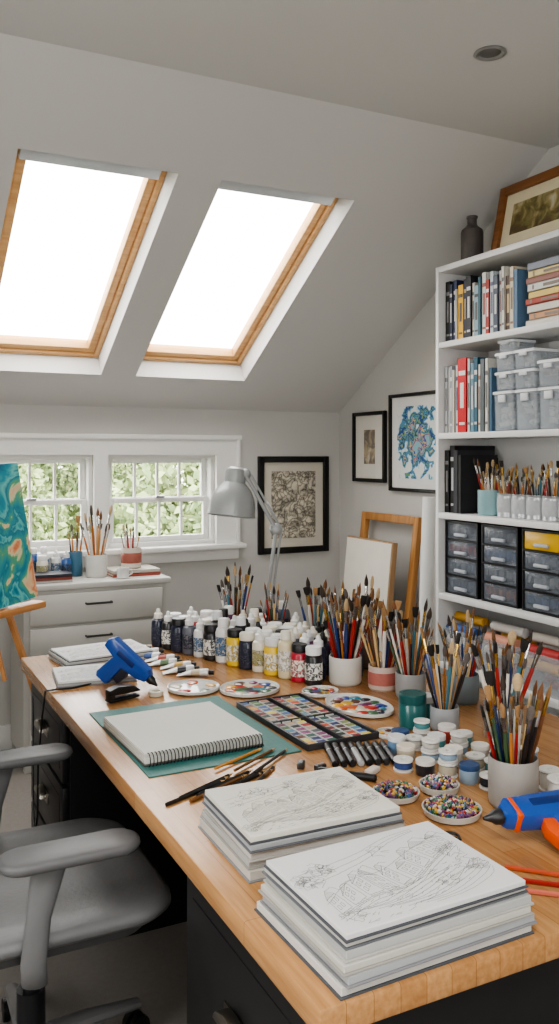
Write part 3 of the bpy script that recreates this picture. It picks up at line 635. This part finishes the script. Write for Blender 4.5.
def tube_paint(x,y,z,rz,c,cn,s=1.):
    e=emp('paint_tube',(x,y,z+.0115*s),(0,0,rz),'white metal paint tube with %s label lying flat'%cn,'paint tube','paint tubes on the worktop'); e.scale=(s,)*3
    MX=Matrix.Rotation(pi/2,4,'Y')
    g=G(); g.ell([(-.05,.001,.017,.009,0),(-.045,.0015,.017,.009,0),(-.01,.008,.014,.002,0),(.03,.0105,.0115,0,0),(.036,.0095,.0095,0,0),(.038,.004,.004,0,0)],16,MX); g.obj('tube_body',mat((.86,.86,.86),.35,.2),e)
    g=G(); g.ell([(-.01,.0083,.0143,.002,0),(.014,.0098,.0130,.0008,0)],16,MX); g.obj('color_band',mat(c,.4),e)
    g=G(); g.lathe([(.006,.038),(.0065,.039),(.006,.052),(0,.052)],12,MX); g.obj('cap',BLACK if s>1 else WHITE,e)
TC=[((.2,.2,.22),'black'),((.75,.7,.6),'beige'),((.3,.4,.6),'blue'),((.7,.3,.25),'red'),((.4,.5,.35),'green'),((.8,.65,.3),'ochre')]
for k in range(8):
    tube_paint(.905+(k%2)*.02+.008*k,2.96-.058*k,z,-.5+R.uniform(-.25,.25),*TC[k%6],s=1.15)
# glue guns
def gluegun(x,y,zz,rot,label,cord=None,s=1.):
    e=emp('hot_glue_gun',(x,y,zz),rot,label,'glue gun'); e.scale=(s,)*3
    prof=[(-.095,.012),(-.094,-.012),(-.050,-.022),(-.066,-.095),(-.058,-.108),(-.020,-.108),(-.012,-.098),(-.004,-.032),(.05,-.026),(.078,-.016),(.084,-.008),(.084,.012),(.07,.026),(-.08,.030)]
    g=G(); g.prism(prof,-.019,.019,bev=.008); g.obj('gun_body',mat((.12,.30,.62),.35,coat=.3),e)
    g=G(); g.lathe([(.011,.08),(.014,.084),(.013,.096),(.008,.104),(.003,.118),(0,.118)],16,Matrix.Rotation(pi/2,4,'Y')); g.obj('nozzle',mat((.15,.15,.16),.4),e)
    g=G(); g.prism([(-.010,-.028),(.016,-.028),(.022,-.05),(.012,-.082),(-.010,-.078)],-.012,.012,bev=.002); g.obj('trigger',mat((.88,.34,.10) if cord else (.12,.14,.2),.4),e)
    g=G(); g.box((-.01,0,.004),(.07,.0395,.020),bev=.003); g.obj('side_plate',mat((.08,.18,.42),.4),e)
    if cord:
        g=G(); g.box((.058,0,-.001),(.012,.040,.047),bev=.004); g.obj('accent_ring',mat((.88,.34,.10),.4),e)
    return e
gluegun(.765,2.545,z+.0755*.97,(0,.65,-.75),'blue hot glue gun standing on its grip by drawing pads',s=.97)
gluegun(1.125,1.185,z+.054,(1.2,0,2.98),'blue hot glue gun with orange trigger at worktop edge',cord=1,s=1.0)
g=G(); pts=[]
for i in range(40):
    a=i*.22; pts.append((.955+.035*math.cos(a),1.245+.02*math.sin(a)+.0003*i,z+.003+.0002*i))
g.tube(pts,.0028,6); tag(g.obj('power_cord',BLACK),'thin black power cord curled on worktop','cord')
g=G(); g.tube([(.66,2.60,z+.003),(.60,2.58,z+.003),(.545,2.58,z+.004),(.52,2.585,z+.002),(.512,2.59,.68),(.505,2.62,.52),(.50,2.60,.38),(.50,2.65,.30),(.505,2.70,.42),(.51,2.72,.60),(.512,2.74,.70)],.003,6); tag(g.obj('hanging_cord',BLACK),'thin black cord hanging over desk side','cord')
e=emp('stapler',(.70,2.40,z),(0,0,.3),'black stapler beside the cutting mat','stapler')
g=G(); g.box((0,0,.006),(.10,.03,.008),bev=.003); g.obj('base',BLACK,e)
g=G(); g.prism([(-.05,.02),(-.05,.036),(-.02,.044),(.03,.038),(.052,.024),(.052,.018)],-.014,.014,bev=.004); g.box((-.04,0,.014),(.018,.02,.016)); g.obj('arm',mat((.09,.09,.1),.35),e)
g=G(); g.lathe([(.02,0),(.022,.002),(.022,.014),(.012,.014),(.012,.002)],24); tag(g.obj('tape_roll',mat((.80,.78,.72),.5),loc=(.80,2.40,z)),'small roll of off-white tape','tape')

# ---------------------------------------------------------------- chair
CX,CY=.37,2.0
e=emp('office_chair',(CX,CY,0),(0,0,.0),'grey office chair with padded armrests pulled to desk','chair')
g=G(); g.rr([(.452,.20,.20,.08),(.460,.255,.255,.09),(.475,.270,.270,.10),(.488,.268,.268,.10),(.496,.255,.255,.10),(.498,.20,.20,.10),(.493,.12,.12,.08)],8); g.obj('seat',GRAYFAB,e,ang=1.2)
g=G(); g.rr([(.415,.16,.17,.06),(.425,.22,.22,.08),(.453,.24,.24,.09)],6); g.obj('seat_pan',mat((.33,.33,.335),.5),e)
g=G(); g.box((0,0,.39),(.22,.16,.05),bev=.012); g.tube([(.05,.06,.385),(.05,.25,.38)],.006); g.box((.05,.27,.38),(.03,.05,.012),bev=.004); g.obj('tilt_mechanism',mat((.25,.25,.26),.45),e)
g=G(); g.lathe([(.032,.10),(.032,.24),(.018,.24),(.018,.375),(0,.375)],20); g.obj('gas_lift',mat((.2,.2,.21),.3,.5),e)
for k in range(5):
    a=2*pi*k/5+.3; d=Vector((math.cos(a),math.sin(a),0))
    g=G(); g.tube([d*.02+Vector((0,0,.12)),d*.15+Vector((0,0,.105)),d*.29+Vector((0,0,.078))],[.03,.025,.018],10,ry=[.022,.017,.012]); g.obj('base_leg',GRAYPL,e)
    g=G(); q=d*.285; s=Vector((-d.y,d.x,0))
    for sg in (-1,1): g.lathe([(.012,-.009),(.027,-.008),(.028,0),(.027,.008),(.012,.009)],16,Matrix.Translation(q+s*.014*sg+Vector((0,0,.0285)))@s.to_track_quat('Z','Y').to_matrix().to_4x4())
    g.tube([q+Vector((0,0,.03)),q+Vector((0,0,.072))],.008); g.obj('caster',BLACK,e)
for sg in (-1,1):
    g=G(); y=sg*.295
    g.tube([(-.03,sg*.12,.400),(-.035,sg*.24,.398),(-.045,sg*.282,.415),(-.05,y,.46),(-.04,y,.55),(-.02,y,.650)],[.022,.024,.025,.025,.024,.034],16,ry=[.009,.010,.010,.011,.011,.015]); g.obj('arm_post',GRAYPL,e,ang=1.)
    g=G(); g.rr([(.652,.118,.036,.03),(.656,.134,.045,.04),(.664,.140,.048,.044),(.673,.138,.047,.043),(.677,.130,.041,.038)],8); g.obj('armrest_pad',mat((.38,.38,.385),.48,var=.06),e,(.022,y,0),(0,0,sg*.0),ang=1.2)
g=G(); MB=Matrix.Translation((-.27,0,.80))@Matrix.Rotation(-pi/2-.12,4,'Y')
g.rr([(-.03,.24,.19,.08),(-.02,.28,.225,.1),(.01,.29,.235,.11),(.03,.26,.21,.1)],7,MB); g.obj('backrest',GRAYFAB,e,ang=1.2)
g=G(); g.tube([(-.10,0,.395),(-.26,0,.40),(-.32,0,.50),(-.325,0,.72)],[.03]*4,12,ry=[.012]*4); g.obj('back_support',GRAYPL,e)

# ---------------------------------------------------------------- dresser
X0,X1,Y0,Y1=.69,1.41,4.0,4.37
e=emp('chest_of_drawers',((X0+X1)/2,(Y0+Y1)/2,0),label='white painted chest of drawers with metal pulls',cat='dresser')
w=X1-X0;d=Y1-Y0; DRW=mat((.74,.735,.715),.5,var=.03)
g=G(); g.box((0,.005,.44),(w-.04,d-.02,.77)); 
for sx in(-1,1): 
    for sy in(-1,1): g.box((sx*(w/2-.045),sy*(d/2-.035),.03),(.04,.04,.06))
g.obj('body',DRW,e)
g=G(); g.box((0,0,.839),(w,d+.005,.028),bev=.005); g.obj('top_board',DRW,e)
for k in range(5):
    g=G(); g.box((0,0,0),(w-.09,.016,.138),bev=.004); dr=g.obj('drawer',DRW,e,(0,-d/2+.002,.130+k*.152))
    g=G(); g.tube([(-.06,0,0),(-.06,-.022,0),(.06,-.022,0),(.06,0,0)],.005,8); g.obj('handle',mat((.35,.35,.35),.3,1.),dr,(0,-.008,.02))
dz=.8535
pot(1.085,4.17,dz,.052,.11,('ceramic',(.80,.80,.78)),'white ceramic jar of long brushes on chest of drawers',12,.33,'brushes on the chest of drawers',True,base=.3,spread=1.)
pot(1.27,4.20,dz+.032,.05,.10,('banded',(.82,.78,.74),(.6,.35,.3)),'patterned cup with brushes standing on books',10,.2,'brushes on the chest of drawers',True)
pot(1.00,4.25,dz,.035,.12,('ceramic',(.25,.42,.52)),'small blue pot with brushes on chest of drawers',6,.26,'brushes on the chest of drawers',True)
for k,(x,y,ci,ki,sh) in enumerate([(.80,4.26,10,0,2),(.855,4.29,0,0,2),(.91,4.27,0,0,0),(.945,4.20,10,3,0),(.83,4.20,8,0,1)]): bottle(x,y,dz,ci,ki,sh,1.05,'paint bottles on the chest of drawers',reg=False)
def book(x,y,z,t,h,d,col,rot=(0,0,0),group=None,label='book',stripe=None,name='book',cat='book'):
    e=emp(name,(x,y,z),rot,label,cat,group); c=mat(col,.55,var=.05)
    g=G(); g.box((.0012,-t/2,h/2),(.0024,t,h),bev=.0006,seg=1); g.box((d/2,-.0012,h/2),(d,.0024,h)); g.box((d/2,-t+.0012,h/2),(d,.0024,h))
    if stripe:
        g.mi=1; g.box((-.0002,-t/2,h*.80),(.0012,t*.72,h*.06)); g.box((-.0002,-t/2,h*.5),(.0012,t*.4,h*.34)); g.box((-.0002,-t/2,h*.12),(.0012,t*.6,h*.035))
    g.obj('cover',[c,mat(stripe or col,.5)],e)
    g=G(); g.box((d/2-.001,-t/2,h/2),(d-.006,t-.005,h-.006)); g.obj('pages',CREAM,e)
    return e
for k,(c,cn) in enumerate([((.62,.30,.25),'red'),((.72,.70,.66),'grey'),]):
    book(1.15,4.10,dz+.015*(k+1)+.0002*k,.0148,.24,.2,c,(pi/2,0,pi/2),'books under the patterned cup','%s book lying flat on chest of drawers'%cn) 
for k,(c,cn) in enumerate([((.70,.68,.66),'pale grey'),((.55,.28,.24),'dark red'),((.20,.21,.25),'navy')]):
    book(.72,4.05,dz+.013*(k+1)+.0002*k,.0128,.22,.13,c,(pi/2,0,pi/2),'books by the easel','%s book lying flat on chest of drawers'%cn)
g=G(); g.lathe([(.02,0),(.028,.003),(.03,.05),(.027,.05),(.025,.006),(0,.006)],24); g.tube([(.029,0,.04),(.045,0,.04),(.048,0,.022),(.028,0,.012)],.003,6); tag(g.obj('mug',WHITE,loc=(1.185,4.06,dz)),'small white cup on chest of drawers','cup')
# ---------------------------------------------------------------- easel + painting
wv=Vector((.75,.66,0)).normalized(); nv3=Vector((.66,-.75,0)).normalized()
bc=Vector((.455,3.135,.905)); lean=Vector((-nv3.x*.30,-nv3.y*.30,1)).normalized()
e=emp('easel',(bc.x,bc.y,0),label='wooden tripod studio easel holding a painting',cat='easel')
o3=Vector((bc.x,bc.y,0)); back=-nv3
def bar(g,a,b,r=.020,ry=.013): g.tube([Vector(a)-o3,Vector(b)-o3],r,4,ry=ry)
for nm,sx in (('leg',-1),('leg',1)):
    g=G(); top=bc+lean*.60+back*.045+wv*.03*sx; bot=bc+wv*.33*sx+nv3*.14; bot.z=.01
    bar(g,bot,top); g.obj('leg',OAKZ,e)
g=G(); top=bc+lean*.58+back*.06; bot=bc+back*.65; bot.z=.01; bar(g,bot,top); g.obj('leg',OAKZ,e)
g=G(); c0=bc+back*.026; bar(g,c0-lean*.25,c0+lean*.60,.012,.008); g.obj('mast',OAKZ,e)
MW=Matrix((( wv.x,-nv3.x,0,0),(wv.y,-nv3.y,0,0),(0,0,1,0),(0,0,0,1)))
g=G(); g.box((0,0,-.014),(.5,.06,.024),bev=.003); o=g.obj('ledge',PINE,e); o.matrix_basis=Matrix.Translation(bc-o3)@MW
PA=artmat([(.0,(.04,.26,.40)),(.34,(.06,.38,.50)),(.42,(.12,.55,.62)),(.47,(.42,.74,.72)),(.50,(.12,.46,.54)),(.55,(.18,.56,.60)),(.60,(.36,.62,.44)),(.625,(.80,.80,.66)),(.65,(.88,.70,.54)),(.69,(.80,.46,.28)),(.74,(.90,.80,.68))],5.,1.4,8,'LINEAR',(.30,.0,0))
ML=Matrix(((wv.x,-nv3.x,lean.x,0),(wv.y,-nv3.y,lean.y,0),(0,0,lean.z,0),(0,0,0,1)))
pe=emp('canvas_painting',label='colourful teal and peach painting on easel',cat='painting'); pe.matrix_world=Matrix.Translation(bc+lean*.001)@ML
g=G(); g.box((0,-.001,.255),(.46,.022,.51),bev=.002); g.obj('stretched_canvas',mat((.88,.87,.84),.8),pe)
g=G(); g.box((0,-.0125,.0),(.458,.001,.506)); g.obj('painted_surface',PA,pe,(0,0,.255))

# ---------------------------------------------------------------- framed pictures
def frame(x,y,z,w,h,rot,fm,fw,matc,art,mw,label,fd=.022):
    e=emp('picture_frame',(x,y,z),rot,label,'picture')
    g=G(); 
    for sx in(-1,1): g.box((sx*(w/2-fw/2),-fd/2,0),(fw,fd,h),bev=.003)
    for sz in(-1,1): g.box((0,-fd/2,sz*(h/2-fw/2)),(w-fw*2,fd,fw),bev=.003)
    g.obj('frame',fm,e)
    g=G(); g.box((0,-.006,0),(w-2*fw,.004,h-2*fw)); g.obj('mount_board',matc,e)
    mh=mw if not isinstance(mw,tuple) else mw[1]; mww=mw if not isinstance(mw,tuple) else mw[0]
    g=G(); g.box((0,-.009,0),(w-2*fw-2*mww,.002,h-2*fw-2*mh)); g.obj('artwork',art,e)
    return e
FB=mat((.06,.06,.062),.35)
frame(2.29,YB-.001,1.165,.455,.555,(0,0,0),FB,.035,mat((.78,.76,.71),.8),engraving(),.05,'black-framed monochrome print on the wall')
ROT=(0,0,-pi/2)
frame(XR-.001,4.055,1.495,.33,.39,ROT,FB,.02,mat((.84,.83,.80),.8),artmat([(0,(.28,.26,.24)),(.45,(.5,.47,.43)),(.55,(.66,.60,.5)),(.65,(.75,.72,.66))],14,1,5,'LINEAR'),(.09,.08),'narrow black-framed picture of small dark print')
FL=artmat([(0,(.86,.87,.86)),(.44,(.70,.82,.86)),(.47,(.30,.52,.70)),(.51,(.40,.58,.40)),(.53,(.14,.30,.55)),(.575,(.50,.64,.36)),(.60,(.20,.50,.66)),(.63,(.86,.74,.44)),(.655,(.18,.38,.62)),(.70,(.82,.50,.36)),(.73,(.5,.7,.75))],17,.4,2,'CONSTANT',kind='radial',rad=(-1.6,.24))
frame(XR-.001,3.60,1.515,.50,.51,ROT,FB,.018,mat((.86,.86,.85),.8),FL,.05,'black-framed blue floral watercolour on wall')
LSC=artmat([(.0,(.20,.17,.12)),(.4,(.36,.30,.18)),(.5,(.45,.42,.24)),(.62,(.62,.56,.40)),(.75,(.72,.70,.60))],16,.8,5,'LINEAR',(1.6,.0))
frame(2.475,2.625,2.272+.155,.46,.31,(-.20,0,-pi/2),wood((.55,.36,.19),(.45,.28,.14),0),.038,mat((.84,.80,.68),.8),LSC,.05,'brown wooden framed landscape leaning above bookcase',fd=.024)
def lean_frame(x,y,w,h,tilt,fm,fw,label,canvas=None,fd=.03):
    e=emp('empty_frame' if canvas is None else 'stretched_canvas',(x,y,.006),(-tilt,0,-pi/2),label,'frame' if canvas is None else 'canvas')
    g=G()
    for sx in(-1,1): g.box((sx*(w/2-fw/2),0,h/2),(fw,fd,h),bev=.003)
    for zz in(fw/2,h-fw/2): g.box((0,0,zz),(w-fw*2,fd,fw),bev=.003)
    g.box((0,0,h*.5),(w-fw*2,fd*.6,fw*.8)) if canvas else None
    g.obj('frame',fm,e)
    if canvas:
        g=G(); g.box((0,-fd/2-.002,h/2),(w-.016,.004,h-.016),bev=.001); g.obj('canvas',canvas,e)
    return e
lean_frame(2.42,3.79,.53,1.14,.12,wood((.74,.54,.32),(.62,.42,.22),2),.042,'tall light wooden frame leaning on the wall')
lean_frame(2.34,3.80,.44,1.01,.10,wood((.66,.54,.40),(.56,.43,.30),2),.03,'blank stretched canvas leaning against wooden frame',mat((.82,.80,.76),.85,bump=.2))
g=G(); g.lathe([(.032,0),(.032,1.25),(.028,1.25),(.028,.01)],24); tag(g.obj('paper_roll',PAPER,loc=(2.42,3.34,0.001),rot=(0,.04,0)),'tall roll of white paper standing beside bookcase','paper roll')

# ---------------------------------------------------------------- bookcase
BX0,BX1,BY0,BY1,BZ=2.30,2.585,2.03,3.065,2.27
e=emp('bookcase',((BX0+BX1)/2,(BY0+BY1)/2,0),label='tall white open bookcase filled with art supplies',cat='bookcase')
w=BX1-BX0; d=BY1-BY0; BW=mat((.86,.86,.855),.4,var=.015)
for s in(-1,1): g=G(); g.box((0,s*(d/2-.01),BZ/2),(w,.02,BZ),bev=.0015); g.obj('side_panel',BW,e)
SHZ=[.09,.55,.85,1.20,1.545,1.94,2.27]
for q in SHZ: g=G(); g.box((0,0,q-.0125),(w-.001,d-.041,.025),bev=.0015); g.obj('shelf',BW,e)
g=G(); g.box((w/2-.004,0,BZ/2+.02),(.006,d-.042,BZ-.06)); g.obj('back_panel',BW,e)
xf=2.325
def row(z,y,specs,group,where):
    for t,h,dd,c,cn,st in specs:
        book(xf+R.uniform(0,.012),y,z+.0005,t-.0008,h,dd,c,(0,0,0),group,'%s book standing on %s'%(cn,where),st); y-=t
    return y
K=(.10,.10,.11); 
r1=[(.03,.265,.2,K,'black',(.5,.5,.5)),(.022,.25,.19,(.12,.15,.24),'navy',(.7,.7,.7)),(.026,.262,.2,(.16,.20,.34),'slate blue',(.8,.8,.8)),(.012,.22,.18,(.82,.81,.77),'white',None),(.036,.235,.2,(.90,.70,.18),'yellow',(.3,.25,.2)),(.02,.255,.19,(.12,.14,.22),'navy',(.7,.6,.4)),(.034,.262,.2,(.12,.13,.16),'dark grey',(.8,.8,.8)),(.016,.23,.19,(.82,.80,.76),'off-white',(.4,.4,.4)),(.03,.215,.18,(.55,.66,.70),'pale blue',(.3,.3,.3)),(.018,.245,.18,(.20,.38,.44),'teal',None),(.028,.26,.2,(.84,.84,.82),'white',(.6,.25,.2)),(.022,.225,.2,(.66,.24,.20),'red',(.9,.9,.9)),(.024,.255,.19,(.74,.78,.80),'pale grey',(.4,.4,.5)),(.028,.235,.19,(.30,.34,.40),'grey',(.8,.8,.8)),(.024,.25,.19,(.78,.78,.76),'pale grey',(.5,.3,.3)),(.018,.26,.19,(.86,.85,.82),'white',(.4,.4,.4)),(.028,.22,.19,(.34,.27,.22),'brown',(.8,.7,.5)),(.024,.25,.18,(.84,.80,.72),'cream',(.5,.4,.3)),(.022,.235,.19,(.36,.48,.60),'blue-grey',None)]
y=row(1.94,3.04,r1,'books on the upper shelf','upper shelf')
zz=1.9405
for k,(c,cn) in enumerate([((.85,.83,.79),'white'),((.78,.58,.42),'tan'),((.86,.84,.80),'white'),((.68,.26,.20),'red'),((.88,.78,.45),'pale yellow'),((.84,.84,.82),'white'),((.60,.40,.36),'brown'),((.88,.80,.56),'cream'),((.55,.57,.62),'grey')]):
    t=.024+.006*((k*7)%3)/2; 
    if zz+t>2.235: break
    book(xf-.006+R.uniform(0,.012),2.525+R.uniform(-.008,.008),zz+t,t-.0006,.25,.17,c,(pi/2,0,0),'books stacked flat on the upper shelf','%s book lying in a flat stack'%cn,(.5,.45,.4) if k%2 else None); zz+=t
r2=[(.022,.29,.2,(.76,.77,.78),'light grey',(.5,.5,.5)),(.016,.285,.2,(.84,.84,.83),'white',None),(.02,.29,.2,(.58,.60,.62),'grey',(.85,.85,.85)),(.016,.27,.2,(.80,.78,.74),'cream',None),(.022,.29,.2,(.82,.82,.82),'white',(.4,.4,.5))]
y=row(1.545,3.04,r2,'books on the second shelf','second shelf')
book(xf,y,1.5455,.058,.315,.23,(.78,.12,.15),(0,0,0),'books on the second shelf','thick red ring binder with white spine label',(.88,.86,.84),name='ring_binder',cat='binder'); y-=.060
r2b=[(.018,.31,.2,(.80,.80,.79),'grey',(.4,.4,.4)),(.024,.29,.2,(.40,.55,.62),'blue-grey',(.8,.8,.8)),(.026,.31,.2,(.18,.36,.44),'teal',(.8,.8,.8)),(.016,.28,.2,(.84,.83,.80),'white',(.6,.4,.3)),(.026,.30,.2,(.36,.40,.42),'dark grey',None),(.02,.30,.2,(.82,.81,.78),'pale',(.4,.4,.4)),(.018,.26,.2,(.30,.42,.52),'slate',None)]
y=row(1.545,y,r2b,'books on the second shelf','second shelf')
def bin_(x,y,z,w,d,h,label,group,lid=True,name='storage_box',fill=None,alpham=None,cols=None,big=1.):
    e=emp(name,(x,y,z),label=label,cat='storage box',group=group); t=.003
    g=G(); hx,hy=w/2,d/2
    g.rr([(0,hx*.93,hy*.93,.008),(.003,hx*.94,hy*.94,.01),(h*.94,hx*.98,hy*.98,.01),(h*.95,hx,hy,.01),(h,hx,hy,.01),(h,hx-t,hy-t,.008),(h*.93,hx*.98-t,hy*.98-t,.008),(.006,hx*.93-t,hy*.93-t,.008)],3)
    g.obj('body',alpham or CLEAR,e)
    if lid:
        g=G(); g.rr([(h-.002,hx+.003,hy+.003,.01),(h+.008,hx+.003,hy+.003,.01),(h+.010,hx-.004,hy-.004,.008)],3); g.obj('lid',mat((.88,.89,.90),.35),e)
        g=G(); g.box((-hx-.003,0,h*.86),(.008,.04,h*.2),bev=.002); g.obj('latch',mat((.82,.83,.84),.4),e)
    if fill:
        r=random.Random(int(y*1000)); g=G(); cols=cols or ((.62,.62,.60),(.20,.28,.42),(.50,.40,.32),(.70,.70,.68),(.28,.30,.33))
        for k in range(fill):
            g.mi=k%len(cols); g.box((r.uniform(-hx*.65,hx*.5),r.uniform(-hy*.7,hy*.7),.018+r.uniform(0,h*.65)),(r.uniform(.02,.04)*big,r.uniform(.02,.035)*big,r.uniform(.012,.024)*big),(r.uniform(-.4,.4),r.uniform(-.4,.4),r.uniform(0,3)),bev=.003,seg=1)
        o=g.obj('contents',[mat(c,.6) for c in cols],e); o['kind']='stuff'
FR=mat((.78,.81,.84),.22,alpha=.34,var=.02)
yb=y-.062
for k in range(3):
    bin_(2.42,yb-.125*k-.003*k,1.546,.17,.115,.15,'frosted plastic box with lid and small supplies inside','clear storage boxes',fill=44,alpham=FR)
for i in range(2):
    bin_(2.41,yb-.001*i,1.546+.162+i*.077,.14,.105,.066,'small clear plastic box with white lid','clear storage boxes',fill=16,alpham=FR)
    bin_(2.41,yb-.12,1.546+.162+i*.077,.15,.115,.066,'small clear plastic box with white lid','clear storage boxes',fill=16,alpham=FR)
bin_(2.41,yb,1.546+.162+2*.077,.12,.09,.04,'tiny clear box on top of others','clear storage boxes',fill=4,alpham=FR)
bin_(2.41,yb-.253,1.546+.162,.15,.12,.09,'small clear plastic box with white lid','clear storage boxes',fill=18,alpham=FR)
r3=[(.03,.27,.2,(.12,.12,.13),'black',(.5,.5,.5)),(.035,.29,.22,(.10,.10,.11),'black',(.7,.7,.7)),(.03,.27,.2,(.20,.20,.22),'charcoal',None),(.02,.25,.2,(.14,.14,.15),'black',None)]
y=row(1.20,3.04,r3,'folders on the middle shelf','middle shelf')
pot(2.385,2.80,1.2005,.055,.105,('ceramic',(.52,.66,.68)),'pale teal ceramic pot packed with brushes on shelf',20,.22,'brushes in shelf containers',True,base=.35,spread=1.)
for k in range(5):
    pot(2.375,2.69-.084*k,1.2005,.04,.095,('tin',(.72,.73,.74),.5,(.70,.71,.72)),'white labelled tin packed with brushes on shelf',11,.20,'brushes in shelf containers',True,name='brush_tin',cat='tin',base=.35,spread=.98)
DC=[(.62,.66,.70),(.20,.24,.30),(.32,.44,.62),(.66,.66,.64),(.70,.22,.18),(.25,.28,.32),(.38,.42,.48),(.75,.75,.73),(.20,.38,.62),(.4,.4,.42),(.7,.42,.25),(.45,.50,.56)]
yy=3.035
for u in range(4):
    w=.215; e=emp('small_drawer_unit',(2.43,yy-w/2,.8505),label='black plastic organiser unit with small translucent drawers',cat='drawer unit',group='plastic drawer units on the shelf')
    g=G(); hh=.315
    g.box((0,w/2-.004,hh/2),(.2,.008,hh)); g.box((0,-w/2+.004,hh/2),(.2,.008,hh)); g.box((.097,0,hh/2),(.006,w-.016,hh))
    for k in range(5): g.box((0,0,.004+k*(hh-.008)/4),(.2,w-.016,.007))
    g.obj('housing',mat((.08,.08,.09),.4),e)
    for k in range(4):
        z0=.008+k*(hh-.008)/4; dh=(hh-.008)/4-.010
        yel=(u==2 and k==3)
        g=G(); 
        g.box((-.095,0,dh/2),(.004,w-.024,dh),bev=.001); g.box((.0,0,.002),(.185,w-.026,.003)); g.box((.09,0,dh/2),(.003,w-.026,dh*.8))
        for s in(-1,1): g.box((0,s*(w/2-.014),dh*.4),(.185,.003,dh*.8))
        dr=g.obj('drawer',mat((.85,.68,.15),.3) if yel else mat((.50,.53,.57),.2,alpha=.38),e,(0,0,z0+.001))
        g=G(); g.box((-.104,0,dh*.28),(.014,.075,.014),bev=.004); g.obj('handle',mat((.68,.70,.73),.35),dr)
        g=G()
        for j in range(9):
            g.mi=j%3; g.box((-.075+.012*(j%2),-.082+j*.0205,.006+dh*.27+.006*(j%3)),(.028,.018,dh*.5),(R.uniform(-.3,.3),0,R.uniform(-.5,.5)),bev=.003,seg=1)
        c=g.obj('contents',[mat(DC[(u*4+k*5+q*3)%12],.6) for q in range(3)],dr); c['kind']='stuff'
    yy-=w+.024
for k in range(4):
    yc=2.93-k*.24
    bin_(2.42,yc,.5505,.2,.22,.15,'clear open plastic bin holding paper rolls','clear bins on lower shelf',lid=False,name='open_bin',fill=26,cols=((.82,.81,.78),(.65,.18,.15),(.20,.34,.55),(.80,.62,.25),(.75,.50,.40),(.25,.42,.35)),big=1.2)
    for j in range(5):
        c=[(.85,.84,.82),(.66,.16,.14),(.82,.80,.76),(.20,.34,.56),(.85,.64,.25),(.8,.56,.46)][(k*2+j)%6]
        r=.02+.004*(j%2)
        g=G(); g.lathe([(r,0),(r,.18),(r-.004,.18),(r-.004,.002)],18)
        tag(g.obj('craft_roll',mat(c,.6),loc=(2.345+.04*(j%3)+.004*j,yc-.085+.002*j,.5505+.10+.046*(j//2)),rot=(-pi/2,0,R.uniform(-.08,.08))),'roll of coloured craft paper lying in a clear bin','paper roll','craft rolls on lower shelf')
for k in range(3):
    bin_(2.43,2.88-k*.31,.0905,.24,.28,.2,'large white storage bin on bottom shelf','bins on bottom shelf',name='storage_bin',alpham=mat((.75,.76,.77),.5))
g=G(); g.lathe([(.044,0),(.048,.004),(.048,.135),(.044,.148),(.026,.162),(.020,.172),(.020,.196),(.024,.198),(.024,.206),(.015,.208),(.014,.19),(0,.19)],32)
tag(g.obj('stoneware_bottle',mat((.36,.34,.33),.5,.3,var=.25,scale=20,bump=.4),loc=(2.40,2.94,2.2705)),'dark grey stoneware bottle on top of bookcase','bottle')

# ---------------------------------------------------------------- light
wd=bpy.data.worlds.new('World'); bpy.context.scene.world=wd; wd.use_nodes=True
bg=wd.node_tree.nodes['Background']; bg.inputs[0].default_value=(1.,.985,.955,1); bg.inputs[1].default_value=11.
def portal(M,sx,sy):
    l=bpy.data.lights.new('daylight_portal','AREA'); l.shape='RECTANGLE'; l.size=sx; l.size_y=sy; l.cycles.is_portal=True
    o=bpy.data.objects.new('daylight_portal',l); COL.objects.link(o); o.matrix_world=M
for a,b in SX:
    portal(MS@Matrix.Translation(((a+b)/2,(SY[0]+SY[1])/2,-.19))@Matrix.Rotation(pi,4,'X'),b-a,SY[1]-SY[0])
for a,b in W: portal(Matrix.Translation(((a+b)/2,YB+.17,(WZ[0]+WZ[1])/2))@Matrix.Rotation(-pi/2,4,'X'),b-a,WZ[1]-WZ[0])
portal(Matrix.Translation((sum(HX)/2,sum(HY)/2,ZC+.18)),HX[1]-HX[0],HY[1]-HY[0])  # portal over the added ceiling opening, for fill light
portal(Matrix.Translation((XL-.16,sum(LWY)/2,sum(LWZ)/2))@Matrix.Rotation(-pi/2,4,'Y'),LWZ[1]-LWZ[0],LWY[1]-LWY[0])  # portal over the added left opening, for fill light
portal(Matrix.Translation((sum(FX)/2,YF-.16,sum(FZ)/2))@Matrix.Rotation(pi/2,4,'X'),FX[1]-FX[0],FZ[1]-FZ[0])  # portal over the added front opening, for fill light
try: bpy.context.scene.view_settings.look='AgX - Medium High Contrast'
except Exception: pass

cam=bpy.data.cameras.new('camera'); co=bpy.data.objects.new('camera',cam); COL.objects.link(co)
cam.sensor_fit='VERTICAL'; cam.sensor_height=36; cam.lens=860/1024*36; cam.shift_y=-57/1024; cam.clip_start=.05
co.location=(0,0,1.45); co.rotation_euler=(pi/2,0,-math.radians(26.6))
bpy.context.scene.camera=co
